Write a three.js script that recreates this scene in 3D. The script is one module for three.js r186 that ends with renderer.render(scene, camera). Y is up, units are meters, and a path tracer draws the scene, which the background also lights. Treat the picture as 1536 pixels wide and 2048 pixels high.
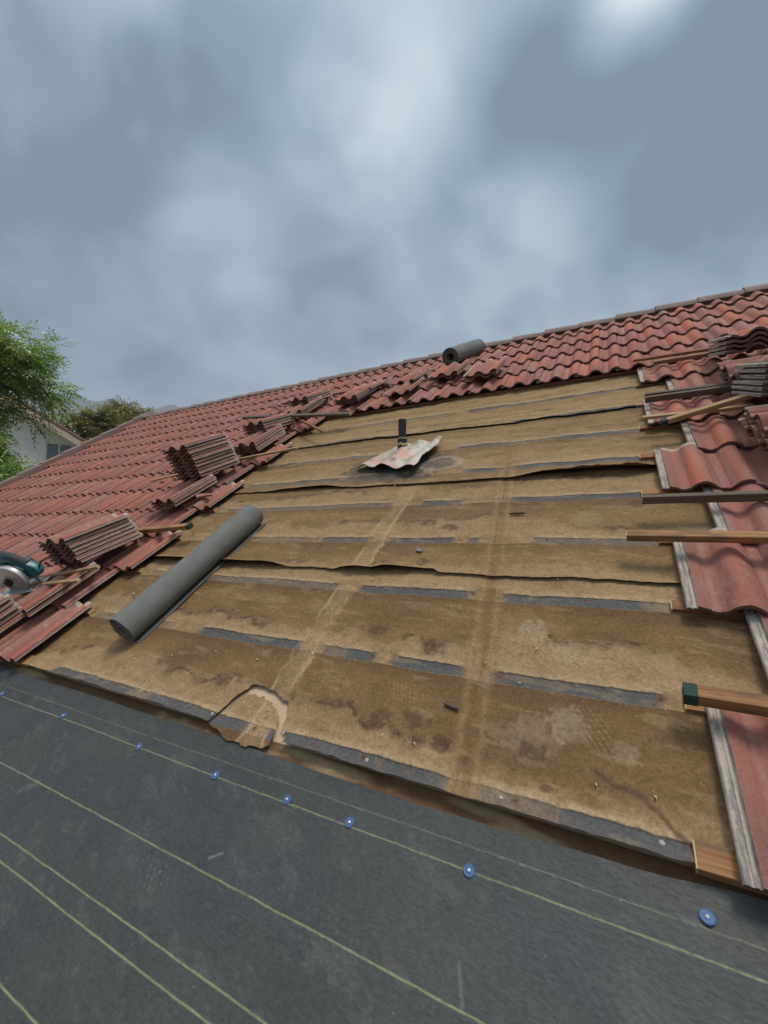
import * as THREE from 'three';
import { mergeGeometries, toCreasedNormals, mergeVertices } from 'three/addons/utils/BufferGeometryUtils.js';
import { RoundedBoxGeometry } from 'three/addons/geometries/RoundedBoxGeometry.js';

// ---------------------------------------------------------------- camera, sky, sun, exposure
const scene = new THREE.Scene();
const camera = new THREE.PerspectiveCamera(100.504, 0.75, 0.05, 6000);
camera.position.set(0, 4.256, 1.0745);
camera.rotation.set(THREE.MathUtils.degToRad(2.912), THREE.MathUtils.degToRad(28.138), 0, 'YXZ');
const renderer = new THREE.WebGLRenderer({ antialias: true });
renderer.setSize(768, 1024);
renderer.toneMapping = THREE.LinearToneMapping;
renderer.toneMappingExposure = 1.6;
renderer.shadowMap.enabled = true;

const sun = new THREE.DirectionalLight(0xfff4e6, 1.5);
const SUN = new THREE.Vector3(0.25, 0.93, 0.02).normalize();
sun.position.copy(SUN).multiplyScalar(40).add(new THREE.Vector3(-2, 4, -2));
sun.target.position.set(-2, 4, -2);
sun.castShadow = true; sun.shadow.radius = 36;
Object.assign(sun.shadow.camera, { left: -16, right: 16, top: 16, bottom: -16, near: 1, far: 90 });
sun.shadow.mapSize.set(2048, 2048);
scene.add(sun, sun.target);

// ---------------------------------------------------------------- numbers and noise
function rng(seed) { let a = seed >>> 0; return () => { a = (a + 0x6D2B79F5) | 0; let t = Math.imul(a ^ (a >>> 15), 1 | a); t = (t + Math.imul(t ^ (t >>> 7), 61 | t)) ^ t; return ((t ^ (t >>> 14)) >>> 0) / 4294967296; }; }
const R = rng(20240611);
const lerp = (a, b, t) => a + (b - a) * t, clamp = (x, a = 0, b = 1) => x < a ? a : x > b ? b : x;
const ss = (a, b, x) => { const t = clamp((x - a) / (b - a)); return t * t * (3 - 2 * t); };
const LAT = new Float32Array(65536); { const q = rng(7); for (let i = 0; i < 65536; i++) LAT[i] = q(); }
function vn(x, y) { const xi = Math.floor(x), yi = Math.floor(y); let fx = x - xi, fy = y - yi; fx = fx * fx * (3 - 2 * fx); fy = fy * fy * (3 - 2 * fy);
  const a = (xi & 255), b = ((xi + 1) & 255), c = (yi & 255) << 8, d = ((yi + 1) & 255) << 8;
  const p = LAT[a | c], q = LAT[b | c], r = LAT[a | d], s = LAT[b | d]; return p + (q - p) * fx + (r - p + (p - q - r + s) * fx) * fy; }
function fbm(x, y, o = 4) { let s = 0, a = 0.5, n = 0; for (let i = 0; i < o; i++) { s += a * vn(x, y); n += a; a *= 0.5; x = x * 2.03 + 17.3; y = y * 2.03 + 9.1; } return s / n; }
const toS = v => { v = clamp(v); return 255 * (v <= 0.0031308 ? 12.92 * v : 1.055 * Math.pow(v, 1 / 2.4) - 0.055); };
function tex(w, h, f, srgb = true) {           // f(i, j, out) fills linear rgb; j counts upwards
  const d = new Uint8Array(w * h * 4), o = [0, 0, 0];
  for (let j = 0; j < h; j++) for (let i = 0; i < w; i++) { f(i, j, o); const k = (j * w + i) * 4;
    for (let c = 0; c < 3; c++) d[k + c] = srgb ? toS(o[c]) : clamp(o[c]) * 255; d[k + 3] = 255; }
  const t = new THREE.DataTexture(d, w, h); if (srgb) t.colorSpace = THREE.SRGBColorSpace;
  t.magFilter = THREE.LinearFilter; t.minFilter = THREE.LinearMipmapLinearFilter; t.generateMipmaps = true; t.wrapS = t.wrapT = THREE.RepeatWrapping; t.needsUpdate = true; return t;
}
const mix3 = (o, r, g, b, t) => { o[0] += (r - o[0]) * t; o[1] += (g - o[1]) * t; o[2] += (b - o[2]) * t; };

// ---------------------------------------------------------------- sky: heavy overcast, computed
{
  const W = 1536, H = 768, data = new Float32Array(W * H * 4), d = new THREE.Vector3(), e = new THREE.Vector3();
  const dirOf = (x, y) => new THREE.Vector3(x - 768, 1024 - y, -851.6).normalize().applyEuler(camera.rotation);
  // cloud masses: direction, angular size, brightness
  const masses = [[1300, -25, 62, .50], [1230, 10, 50, .10], [1060, 0, 60, .10], [830, 200, 95, .13], [770, 130, 170, .05], [800, 320, 80, .08], [380, 440, 85, .09], [560, 190, 150, .04], [1130, 480, 75, .12], [1020, 430, 70, .08], [1320, 330, 90, .05],
    [540, 620, 60, .06], [860, 600, 90, .05], [640, 730, 200, .07], [330, 720, 240, .04], [150, 160, 200, .03], [1250, 180, 150, -.075], [1420, 120, 130, -.06], [1080, 150, 110, -.06], [1480, 440, 130, -.05], [960, 470, 90, -.06], [640, 430, 110, -.05], [610, 650, 70, -.07], [1240, 400, 70, -.05],
    [300, 40, 160, -.03], [520, 100, 110, -.03], [330, 310, 110, -.06], [80, 420, 190, -.05], [260, 540, 120, -.05], [1150, 590, 110, -.04], [700, 560, 110, -.04], [60, 90, 120, -.05]]
    .map(([x, y, s, a]) => [dirOf(x, y), 1 / Math.pow(s / 900, 2), a]);
  for (let j = 0; j < H; j++) for (let i = 0; i < W; i++) {
    const th = (j + 0.5) / H * Math.PI - Math.PI / 2, ph = ((i + 0.5) / W - 0.5) * 2 * Math.PI, o = (j * W + i) * 4;
    d.set(Math.cos(th) * Math.cos(ph), Math.sin(th), Math.cos(th) * Math.sin(ph));
    let r = .09, g = .09, b = .08;
    if (d.y > -.12) {
      const y = Math.max(d.y, 0), k = 1 / (y + 0.30), px = d.x * k, pz = d.z * k;
      const wx = fbm(px * 1.4 + 3, pz * 1.4 + 8, 4) - .5, wz = fbm(px * 1.4 + 31, pz * 1.4 + 5, 4) - .5;
      const c1 = fbm(px * 1.5 + wx * 1.1 + 71, pz * 1.5 + wz * 1.1 + 34, 5), c2 = fbm(px * 3.6 + wx * 1.8 + 21, pz * 3.6 + wz * 1.8 + 54, 5);
      let L = lerp(.165, .262, ss(.28, .70, c1)) + (ss(.30, .72, c2) - .5) * .065 + (fbm(px * 9 + wx * 3 + 3, pz * 9 + wz * 3 + 8, 5) - .5) * .075;
      e.copy(d); e.x += (c2 - .5) * .16 + wx * .12; e.y += (c1 - .5) * .12; e.z += wz * .18; e.normalize();
      let m_ = 0; for (const [c, q, a] of masses) { const m = 1 - e.dot(c); if (m < .2) m_ += a * Math.exp(-m * q * 1.5); }
      L = Math.max(L + m_ * .80, 0.125) * 1.48 * (1 + 1.6 * ss(0.76, 1.0, d.y)) + 0.60 * Math.exp(-(1 - d.dot(SUN)) / .035);   // overcast: brighter overhead and round the hidden sun
      L = lerp(L, 0.34, ss(0.25, 0.0, d.y) * 0.6);
      const t = clamp((L - 0.22) / 0.36), vio = fbm(px * .9 + 50, pz * .9 + 20, 2);
      r = L * lerp(0.76, 0.96, t) * (1 + (vio - .5) * .10); g = L * lerp(1.02, 1.05, t); b = L * lerp(1.30, 1.13, t) * (1 + (vio - .5) * .10);
      if (d.y < 0) { const q = ss(0, -0.12, d.y); r = lerp(r, .09, q); g = lerp(g, .09, q); b = lerp(b, .08, q); }
    }
    data[o] = r; data[o + 1] = g; data[o + 2] = b; data[o + 3] = 1;
  }
  const t = new THREE.DataTexture(data, W, H, THREE.RGBAFormat, THREE.FloatType);
  t.mapping = THREE.EquirectangularReflectionMapping; t.magFilter = t.minFilter = THREE.LinearFilter; t.needsUpdate = true;
  scene.background = t; scene.environment = t;
}
scene.fog = new THREE.FogExp2(0xb4c2d2, 0.00075);

// ---------------------------------------------------------------- helpers for objects
const used = {};
function numbered(n) { const k = used[n] = (used[n] ?? -1) + 1; return k ? n + '_' + String(k).padStart(3, '0') : n; }
function tag(o, label, category, group) { o.userData.label = label; o.userData.category = category; if (group) o.userData.group = group; return o; }
function shade(o) { o.castShadow = o.receiveShadow = true; return o; }
function part(name, geo, mat, parent) { const m = shade(new THREE.Mesh(geo, mat)); m.name = name; parent.add(m); return m; }
function top(name, geo, mat, label, category, group) { const m = shade(new THREE.Mesh(geo, mat)); m.name = numbered(name); scene.add(m); return tag(m, label, category, group); }
function root(name, label, category, group) { const g = new THREE.Group(); g.name = numbered(name); scene.add(g); return tag(g, label, category, group); }
const std = (o) => new THREE.MeshStandardMaterial({ roughness: 0.9, metalness: 0, ...o });
const lin = (r, g, b) => new THREE.Color().setRGB(r, g, b);

// roof frame: u along the eaves, v up the slope, w out of the roof plane
const PITCH = THREE.MathUtils.degToRad(36.155), Y0 = 3.6, S = 0.345;
const roofQ = new THREE.Quaternion().setFromAxisAngle(new THREE.Vector3(1, 0, 0), PITCH);
const RP = (u, v, w = 0) => new THREE.Vector3(u, w, -v).applyQuaternion(roofQ).add(new THREE.Vector3(0, Y0, 0));
function onRoof(o, u, v, w = 0, turn = 0, tilt = 0, roll = 0) {   // turn: clockwise seen from above, tilt: front lifted, roll: right side lifted
  o.position.copy(RP(u, v, w)); o.quaternion.copy(roofQ).multiply(new THREE.Quaternion().setFromEuler(new THREE.Euler(-tilt, -turn, roll, 'YXZ'))); return o;
}
const VR = 4.68, UL = -7.6, URR = 3.0;        // ridge, left rake, right end

// ---------------------------------------------------------------- materials
const woodTex = [0, 1, 2, 3].map(s => tex(256, 64, (i, j, o) => {
  const x = i / 256, y = j / 64, g = fbm(x * 3 + s * 9, y * 22 + fbm(x * 4 + s, y * 2, 2) * 4 + s * 3, 3), f = vn(x * 40 + s * 5, y * 90);
  const C = [[.44, .235, .10], [.52, .37, .20], [.17, .13, .10], [.34, .15, .07]][s], D = [[.22, .095, .036], [.34, .21, .10], [.07, .055, .045], [.16, .06, .03]][s];
  const t = clamp(g * 1.5 - .25); for (let c = 0; c < 3; c++) o[c] = lerp(C[c], D[c], t) * (0.86 + 0.28 * f);
  const st = ss(.62, .75, fbm(x * 5 + s * 31, y * 2.5, 3)); mix3(o, .10, .075, .06, st * .55);
}));
const woodMat = woodTex.map(t => std({ map: t, roughness: .85 }));
const [WOOD, PALE, GREYWOOD, REDWOOD] = woodMat;
const GREEN = std({ color: lin(.018, .055, .038), roughness: .85 });
const ENDGRAIN = std({ color: lin(.55, .40, .20), roughness: .9 });
const PLY = std({ map: tex(256, 256, (i, j, o) => { const g = fbm(i / 256 * 3, j / 256 * 30, 4); o[0] = lerp(.62, .50, g); o[1] = lerp(.46, .33, g); o[2] = lerp(.33, .20, g); }), roughness: .85 });

// concrete tile skin: one atlas per variant; rows 0-0.9 along the length from nose to head, rows above 0.9 the nose and back in a darker brown
const NV = 12;
const tileMats = [], tileMatsOld = [];
for (let s = 0; s < NV; s++) {
  const q = rng(500 + s * 13), warm = q(), h1 = q() * 1.1 - .25, h2 = q() * 1.1 - .25, ox = q() * 90, oy = q() * 90, dust = q();
  const map = tex(160, 224, (i, j, o) => {
    const X = i / 160 * .306, V = j / 224 / .9, Y = V * .41, fine = vn(i * .9 + ox, j * .9 + oy), fine2 = vn(i * .37 + ox, j * .37 + oy);
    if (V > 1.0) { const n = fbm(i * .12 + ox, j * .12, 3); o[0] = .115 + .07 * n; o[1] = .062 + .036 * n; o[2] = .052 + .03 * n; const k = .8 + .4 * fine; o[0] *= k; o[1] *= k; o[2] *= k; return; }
    const st = fbm(X * 60 + ox, Y * 3 + oy, 3), bl = fbm(X * 14 + ox, Y * 9 + oy, 4);
    // dye: dull maroon, with flashes of orange on some of the rolls
    o[0] = lerp(.30, .375, warm * .6 + bl * .4); o[1] = lerp(.124, .136, warm * .5 + bl * .5); o[2] = lerp(.100, .094, bl);
    const near = (c, w) => Math.exp(-Math.pow((X - c) / w, 2));
    const fl = clamp(near(.125, .035) * h1 + near(.262, .035) * h2 + near(.055, .02) * (h1 * h2 > .1 ? .5 : 0));
    mix3(o, .56, .145, .078, clamp(fl * 1.6 * ss(.25, .6, bl + .12)));
    mix3(o, .36, .235, .185, ss(.52, .72, st) * .34);
    mix3(o, .21, .105, .09, ss(.58, .78, fbm(X * 30 + oy, Y * 5 + ox, 3)) * .55);
    if (X < .027) { const n = fbm(X * 420, Y * 7 + ox, 3); o[0] = lerp(.36, .60, n); o[1] = lerp(.32, .53, n); o[2] = lerp(.28, .45, n); const m = ss(.5, .66, fbm(X * 150 + 7, Y * 22 + oy, 3)); mix3(o, .15, .135, .125, m * .5); }
    const hd = ss(.378, .390, Y + (fbm(X * 26 + ox, Y * 26, 3) - .5) * .03); if (X > .027) mix3(o, .46, .39, .31, hd * .9);    // unpainted head lap
    mix3(o, .56, .46, .39, ss(.60, .74, fbm(X * 46 + ox * 2, Y * 46 + oy, 4)) * .28 * dust);
    const k = (.80 + .24 * fine + .16 * fine2) * (.90 + .16 * dust); o[0] *= k; o[1] *= k; o[2] *= k;
  });
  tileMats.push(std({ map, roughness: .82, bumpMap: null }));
}
const tileGrain = tex(256, 256, (i, j, o) => { const n = vn(i * .8, j * .8) * .6 + vn(i * .31, j * .31) * .4; o[0] = o[1] = o[2] = n; }, false);
for (const m of tileMats) { m.bumpMap = tileGrain; m.bumpScale = .0012; }

// ---------------------------------------------------------------- the concrete S tile
const roll = (c) => [-.052, -.047, -.042, -.036, -.028, -.019, -.0095, 0, .0095, .019, .028, .036, .042, .047, .052].map(d => [c + d, .013 + .0335 * Math.pow(1 - Math.pow(Math.abs(d) / .052, 2), 1.12)]);
const PROF = [[0, .018], [.003, .0222], [.010, .0222], [.012, .0198], [.016, .0198], [.018, .0222], [.023, .0222], [.0245, .0195], [.0265, .0195], [.0285, .030], [.045, .0255], [.060, .0195], [.0612, .0165], [.080, .013], ...roll(.145).filter(p => p[0] > .0931), [.200, .0155], [.2012, .0135], [.215, .013], ...roll(.283).filter(p => p[0] > .23).filter(p => p[0] < .304), [.306, .034]];
const LT = 0.41, TW = 0.2785;
function makeTile(seed = 0, LT = .41) {
  const q = rng(900 + seed), pos = [], uv = [], idx = [];
  const n = PROF.length, zs = [0, -.006, -LT], dy = [-.003, 0, 0];
  const low = PROF.map(([x, y]) => x < .0267 ? .008 : x > .303 ? y - .0115 : Math.max(y - .016, 0));
  const add = (x, y, z, a, b) => { pos.push(x, y, z); uv.push(a, b); return pos.length / 3 - 1; };
  const chip = PROF.map(() => (q() - .5) * .0016);
  const top = zs.map((z, k) => PROF.map(([x, y], i) => add(x, y + dy[k], z + (k == 0 ? chip[i] : 0), clamp(x / .306, .01, .99), clamp((-z / LT) * .9, .006, .893))));
  for (let k = 0; k < 2; k++) for (let i = 0; i < n - 1; i++) { const [a, b, c, d] = [top[k][i], top[k][i + 1], top[k + 1][i + 1], top[k + 1][i]]; idx.push(a, b, c, a, c, d); }
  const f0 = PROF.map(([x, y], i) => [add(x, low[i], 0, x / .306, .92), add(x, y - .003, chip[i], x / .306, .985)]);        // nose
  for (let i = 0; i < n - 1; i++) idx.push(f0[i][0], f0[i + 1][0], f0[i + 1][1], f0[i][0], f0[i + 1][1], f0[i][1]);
  const b0 = PROF.map(([x, y], i) => [add(x, low[i], -LT, x / .306, .92), add(x, y, -LT, x / .306, .985)]);              // head
  for (let i = 0; i < n - 1; i++) idx.push(b0[i][0], b0[i][1], b0[i + 1][1], b0[i][0], b0[i + 1][1], b0[i + 1][0]);
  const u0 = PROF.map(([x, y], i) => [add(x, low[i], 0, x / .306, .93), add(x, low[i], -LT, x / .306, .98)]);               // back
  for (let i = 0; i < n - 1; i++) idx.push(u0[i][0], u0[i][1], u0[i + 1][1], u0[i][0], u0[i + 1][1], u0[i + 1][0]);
  for (const [i, s] of [[0, 1], [n - 1, -1]]) {                                                                             // long edges, bare concrete
    const [x, y] = PROF[i], a = add(x, low[i], 0, .02, .01), b = add(x, y - .003, 0, .08, .01), c = add(x, y, -LT, .08, .89), d = add(x, low[i], -LT, .02, .89);
    s > 0 ? idx.push(a, b, c, a, c, d) : idx.push(a, c, b, a, d, c);
  }
  const lug = (x) => { const g = new THREE.BoxGeometry(.03, .014, .02).toNonIndexed(); g.translate(x, -.0065, -LT + .012); g.attributes.uv.array.fill(.95); return g; };
  const g = new THREE.BufferGeometry(); g.setAttribute('position', new THREE.Float32BufferAttribute(pos, 3)); g.setAttribute('uv', new THREE.Float32BufferAttribute(uv, 2)); g.setIndex(idx);
  const c = toCreasedNormals(g.toNonIndexed(), .6);
  const L = mergeGeometries([lug(.076), lug(.213)]); 
  return mergeGeometries([c, L]);
}
const tileGeo = [0, 1, 2, 3].map(s => makeTile(s)), shortTile = makeTile(9, .19);   // the course below the ridge is cut short
const LIFT = .024 / LT;                                   // a laid tile's nose is higher than its head
const tileOrigin = (k) => [k * S - .035, .045];

// ---------------------------------------------------------------- the house whose roof is being re-laid
const house = root('house', 'single storey house under re-roofing, red tiled roof half stripped to brown felt', 'house');
{
  const wallM = std({ color: lin(.55, .50, .42), roughness: .95 });
  const eave = RP(0, -2.2, 0), ridge = RP(0, VR, 0), depth = (eave.z - ridge.z);
  const w = new THREE.Shape(); w.moveTo(-eave.z + .5, 0); w.lineTo(-ridge.z + depth - .5, 0); w.lineTo(-ridge.z + depth - .5, eave.y + .1); w.lineTo(-ridge.z, ridge.y - .35); w.lineTo(-eave.z + .5, eave.y + .1);
  const wg = new THREE.ExtrudeGeometry(w, { depth: URR - UL - .8, bevelEnabled: false }); wg.rotateY(Math.PI / 2); wg.translate(UL + .4, 0, 0);
  part('wall', wg, wallM, house);
  const sl = (name, len, v0, th, w0, mat, u0 = UL, u1 = URR) => { const g = new THREE.BoxGeometry(u1 - u0, th, len); const m = part(name, g, mat, house); onRoof(m, (u0 + u1) / 2, v0 + len / 2, w0 - th / 2); return m; };
  PLY.map.repeat.set(8, 6);
  sl('roof_deck', VR + 2.2, -2.2, .02, -.008, PLY);
  const rear = part('rear_roof_slope', new THREE.BoxGeometry(URR - UL, .06, VR + 2.2), std({ color: lin(.2, .1, .08) }), house);
  const rq = new THREE.Quaternion().setFromAxisAngle(new THREE.Vector3(1, 0, 0), -PITCH);
  rear.quaternion.copy(rq); rear.position.copy(ridge).add(new THREE.Vector3(0, -.05, -.03).applyQuaternion(rq)).add(new THREE.Vector3((UL + URR) / 2, 0, -(VR + 2.2) / 2).applyQuaternion(rq));
  sl('fascia_board', .03, -2.235, .2, 0, std({ color: lin(.5, .42, .32) }));
}

// ---------------------------------------------------------------- brown felt underlay, seen where the tiles are off
const FU0 = -2.85, FU1 = .60, FV0 = -.10, FV1 = 3.24;
const stripes = [  // rows where battens lay: clean grey felt [k, u0, u1, strength]
  [0, -2.30, -.36, 1], [0, -.36, -.12, .6], [0, -.12, .13, 1],
  [1, -1.67, -1.09, 1], [1, -.985, -.76, 1], [1, -.685, -.43, 1], [1, -.345, .10, .95], [1, -2.5, -1.9, .35],
  [2, -1.95, -1.12, .65], [2, -.99, -.48, 1], [2, -.36, .16, 1], [2, -2.45, -2.1, .35],
  [3, -1.40, -1.10, .85], [3, -.98, -.64, .95], [3, -.57, -.53, .8], [3, -.30, .16, .7], [3, -2.2, -1.45, .4],
  [4, -2.45, -1.12, .65], [4, -.93, -.70, .95], [4, -.52, .12, 1], [5, -2.52, -1.15, .8], [5, -.78, .13, 1],
  [6, -2.45, -1.5, .6], [6, -.90, .15, .95], [7, -2.4, -1.3, .5], [7, -.60, .16, .95], [8, -2.3, -1.1, .5], [8, -1.0, .16, .8]];
const p1u = v => -1.045 - .012 * v, p2u = v => -.345 - .100 * v;
const FW = 1728, FH = 1672;
const feltH = new Float32Array(FW * FH);
const DUST = [[-.236, .549, .045, .65], [-.138, .472, .05, .4], [-.115, .235, .05, .5], [-.205, .17, .065, .35], [-.09, 1.2, .06, .3], [.02, .19, .03, .4], [-2.25, .42, .05, .3]], TREAD = [[-.05, .475, .045, .075, .3], [-.05, .235, .05, .09, .25], [-.58, .23, .075, .05, 0], [-.40, 1.18, .09, .055, .1], [-.10, 1.20, .06, .06, .4], [-.15, .93, .075, .055, .2], [-.56, .72, .10, .05, 0], [.06, 1.78, .05, .05, .2], [-.55, 2.95, .12, .05, 0], [-.60, .60, .09, .05, .1]], SPOT = [[-1.32, .13, .035], [-.79, .155, .035], [-.65, .13, .06], [-.53, .15, .05], [-.44, .10, .04], [-.80, .48, .05], [-.55, .425, .05], [-.20, .145, .05], [-.82, 1.19, .05], [-.70, 1.14, .05], [-.77, .875, .05], [.10, 1.315, .04], [-.15, .06, .02]];
let rowJ = -1, rS = [], rD = [], rT = [], rP = [];
function feltPixel(i, j, o) {
  const u = FU0 + (i + .5) / FW * (FU1 - FU0), v = FV0 + (j + .5) / FH * (FV1 - FV0);
  if (j !== rowJ) { rowJ = j; rS = stripes.filter(q => v - q[0] * S > -.08 && v - q[0] * S < .10); rD = DUST.filter(q => Math.abs(v - q[1]) < q[2] * 1.8); rT = TREAD.filter(q => Math.abs(v - q[1]) < .13); rP = SPOT.filter(q => Math.abs(v - q[1]) < q[2] * 1.2); }
  const f1 = vn(i * .83, j * .83), f2 = vn(i * .29 + 40, j * .29), f3 = fbm(u * 38, v * 38, 3);
  const edge = (fbm(u * 22 + 3, v * 22, 4) - .5);
  const kk = Math.floor(v / S + .06), t = v / S - kk;                       // band above batten row kk
  const up = v < .80 ? 0 : v < 1.61 ? .22 : v < 2.395 ? .68 : 1;      // paler tan in steps up the slope, sheet by sheet
  // felt, tan and oily brown
  const bl = fbm(u * 3.1 + 5, v * 4.5 + 2, 4), gold = fbm(u * 2.2 + 60, v * 5 + 33, 3);
  o[0] = lerp(.115, .240, bl); o[1] = lerp(.069, .157, bl); o[2] = lerp(.033, .073, bl);
  mix3(o, .28, .185, .075, ss(.45, .7, gold) * .5);
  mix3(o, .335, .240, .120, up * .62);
  // dirt washed down on each row, with an uneven tide line
  const t0 = .40 + .34 * (fbm(u * 1.9 + kk * 11.3, kk * 7.7, 3) - .5) * 2 + .10 * (fbm(u * 9 + kk * 5, kk * 3.1, 3) - .5) * 2 + edge * .20;
  let dirt = ss(.12, -.12, t - t0) * lerp(1, .45, up) * (kk >= 0 ? 1 : 0);
  dirt *= .45 + .55 * ss(.28, .52, fbm(u * 6 + kk * 3, v * 9, 4) + .16 * (1 - up));
  mix3(o, .40, .295, .185, dirt * .56);
  const tide = Math.exp(-Math.pow((t - t0 - .02) / .045, 2)) * ss(.40, .58, fbm(u * 3.3 + kk * 19, v * 3 + 5, 3));
  mix3(o, .085, .045, .027, tide * 1.0 * ss(.30, .62, f3 * .7 + f2 * .3) * lerp(1, .45, up));
  // wet brown just under the old batten
  mix3(o, .125, .070, .032, ss(.66, .97, t + edge * .16) * lerp(.72, .34, up));
  // clean grey felt where the battens lay, dirt drifted over its upper edge
  let gs = 0, lip = 0;
  for (let z = 0; z < rS.length; z++) { const k = rS[z][0], a = rS[z][1], b = rS[z][2], s = rS[z][3], dv = v - k * S; if (u < a - .04 || u > b + .04) continue;
    const e = (fbm(u * 30 + k * 9, k * 5.5, 3) - .5) * .6, e2 = fbm(u * 60 + k, v * 60, 3) - .5, le = ss(a - .02, a + .02, u + e * .03 + e2 * .05) * ss(b + .02, b - .02, u + e * .03 + e2 * .05);
    gs = Math.max(gs, s * le * ss(-.024, -.018, dv + e * .004) * ss(.023, .017, dv + e * .010 + e2 * .006));
    lip = Math.max(lip, le * ss(.016, .022, dv + e * .010) * ss(.048, .024, dv + e * .02)); }
  const p1 = Math.exp(-Math.pow((u - p1u(v) + edge * .02) / .045, 4)) * ss(1.62, 1.5, v), p2 = Math.exp(-Math.pow((u - p2u(v) + edge * .02) / .046, 2)) * ss(2.2, 1.9, v);
  gs *= 1 - p1 * .96; gs *= 1 - p2 * .9; gs *= 1 - .45 * ss(.66, .76, fbm(u * 12 + 9, v * 16, 4));
  mix3(o, .43, .33, .22, lip * .85); mix3(o, .082, .096, .120, gs * .95);
  mix3(o, .13, .13, .14, gs * ss(.5, .8, f3) * .3);
  // two strips rubbed by ropes and hoses
  mix3(o, .39, .290, .185, p1 * .42); { const r = Math.abs(Math.abs(u - p1u(v) + (fbm(v * 5, 3, 3) - .5) * .03) - .040 + edge * .030 - (u < p1u(v) ? .006 : 0)); mix3(o, .50, .39, .26, Math.exp(-Math.pow(r / .008, 2)) * .62 * ss(.35,.65,fbm(u * 20 + 4, v * 7 + 8, 3)) * ss(1.6, 1.4, v)); }
  mix3(o, .19, .115, .062, p2 * .80 * ss(.2, .6, fbm((u - p2u(v)) * 130 + 7, v * 3, 3))); { const r = Math.abs(Math.abs(u - p2u(v)) - .03 + edge * .02); mix3(o, .40, .28, .16, Math.exp(-Math.pow(r / .012, 2)) * .3 * ss(2.1, 1.7, v)); }
  { const sc = ss(.62, .70, fbm(u * 9 + 4 * v + 21, v * 42 + 3 * u, 4)); mix3(o, .42, .33, .22, sc * .22); const sd = ss(.60, .72, fbm(u * 26 + 90, v * 20 + 14, 4)); mix3(o, .13, .075, .036, sd * .20); }
  // tar round the vent
  if (v > 1.4 && v < 2.3 && u > -2.1 && u < -.4) { const a = (u + 1.27) / .44, b = (v - 1.84) / .20, r = a * a + b * b + edge * 1.3; mix3(o, .085, .078, .076, ss(1.15, .5, r) * .9); mix3(o, .36, .28, .20, ss(.62, .72, fbm(u * 12, v * 12, 4)) * ss(2.2, .9, r) * .6);
    const c = (u + .96) / .12, d2 = (v - 1.86) / .085, r2 = c * c + d2 * d2; mix3(o, .15, .13, .115, ss(1.2, .5, r2 + edge) * .7); mix3(o, .42, .37, .31, Math.exp(-Math.pow((r2 - 1.25 + edge) / .35, 2)) * .55); }
  // chalky dust where boots have stood
  for (let z = 0; z < rD.length; z++) { const a = rD[z][0], b = rD[z][1], r = rD[z][2], s = rD[z][3]; const q = ((u - a) ** 2 + (v - b) ** 2) / (r * r); if (q < 3) mix3(o, .40, .34, .275, s * ss(1.6, .1, q + (fbm(u * 55, v * 55, 4) - .5) * 2.6) * .8); }
  { const kr = Math.round(v / S), hx = (u * 2.45 + kr * .37) % 1, hu = (hx < 0 ? hx + 1 : hx) - .5, q = Math.hypot(hu / 2.45 + (vn(Math.floor(u * 2.45 + kr * .37) * 7.3, kr * 3.1) - .5) * .1, v - kr * S - .006); if (kr >= 0) { mix3(o, .02, .014, .01, ss(.0065, .003, q + (f1 - .5) * .003)); mix3(o, .16, .08, .045, ss(.02, .004, q + (f2 - .5) * .012) * .5); } }
  // boot tread marks
  let tread = 0;
  for (let z = 0; z < rT.length; z++) { const a = rT[z][0], b = rT[z][1], rx = rT[z][2], ry = rT[z][3], ang = rT[z][4]; if (Math.abs(u - a) > .13) continue;
    const dx = u - a, dy = v - b, ca = Math.cos(ang), sa = Math.sin(ang), x = dx * ca + dy * sa, y = -dx * sa + dy * ca, q = (x / rx) ** 2 + (y / ry) ** 2; if (q > 1.2) continue;
    const wq = (f2 - .5) * .004, row = Math.floor((y + wq) / .016), cx = (((x + y * .8) / .0145 + (row & 1) * .5) % 1 + 1) % 1 - .5, cy = ((y / .016) % 1 + 1) % 1 - .5;
    tread = Math.max(tread, ss(.18, .55, vn(row * 5.3 + a * 90, Math.floor((x + y * .8) / .0145 + (row & 1) * .5) * 3.7)) * ss(.14, .04, cx * cx * 3.2 + cy * cy * .62 + f2 * .08) * ss(1.1, .3, q + (f3 - .5) * 2.2)); }
  mix3(o, .46, .36, .24, tread * .62);
  // dark spot and wandering damp line low on the right
  for (let z = 0; z < rP.length; z++) { const a = rP[z][0], b = rP[z][1], r = rP[z][2]; if (Math.abs(u - a) > r * 1.8) continue; const q = ((u - a) ** 2 * .45 + (v - b) ** 2) / (r * r * .4); if (q < 3) mix3(o, .085, .044, .028, ss(.25, .5, f3 * .7 + f2 * .3) * ss(1.3, .3, q + (fbm(u * 28, v * 28, 4) - .5) * 3) * .72); }
  { const yl = .118 - (u + .03) * .55 + Math.sin(u * 38) * .012 + (fbm(u * 30, 4, 3) - .5) * .03; if (u > -.05 && u < .25 && v < .3) mix3(o, .105, .058, .038, Math.exp(-Math.pow((v - yl) / .009, 2)) * .9); }
  const k = .82 * (.50 + .52 * f1 + .32 * f2 + .16 * f3 + .10 * vn(i * .12, j * .5)); o[0] *= k * 1.10; o[1] *= k * .99; o[2] *= k * .84;
  if (f1 > .985 && f2 > .55) mix3(o, .6, .52, .4, .6);
  feltH[j * FW + i] = .30 + .10 * f1 + .12 * f2 + .22 * dirt * (.5 + f3) + .25 * lip + .10 * tread + .14 * p1 * f2 - .30 * gs + .1 * (1 - gs) * f3;
}
const feltMap = tex(FW, FH, feltPixel);
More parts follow.
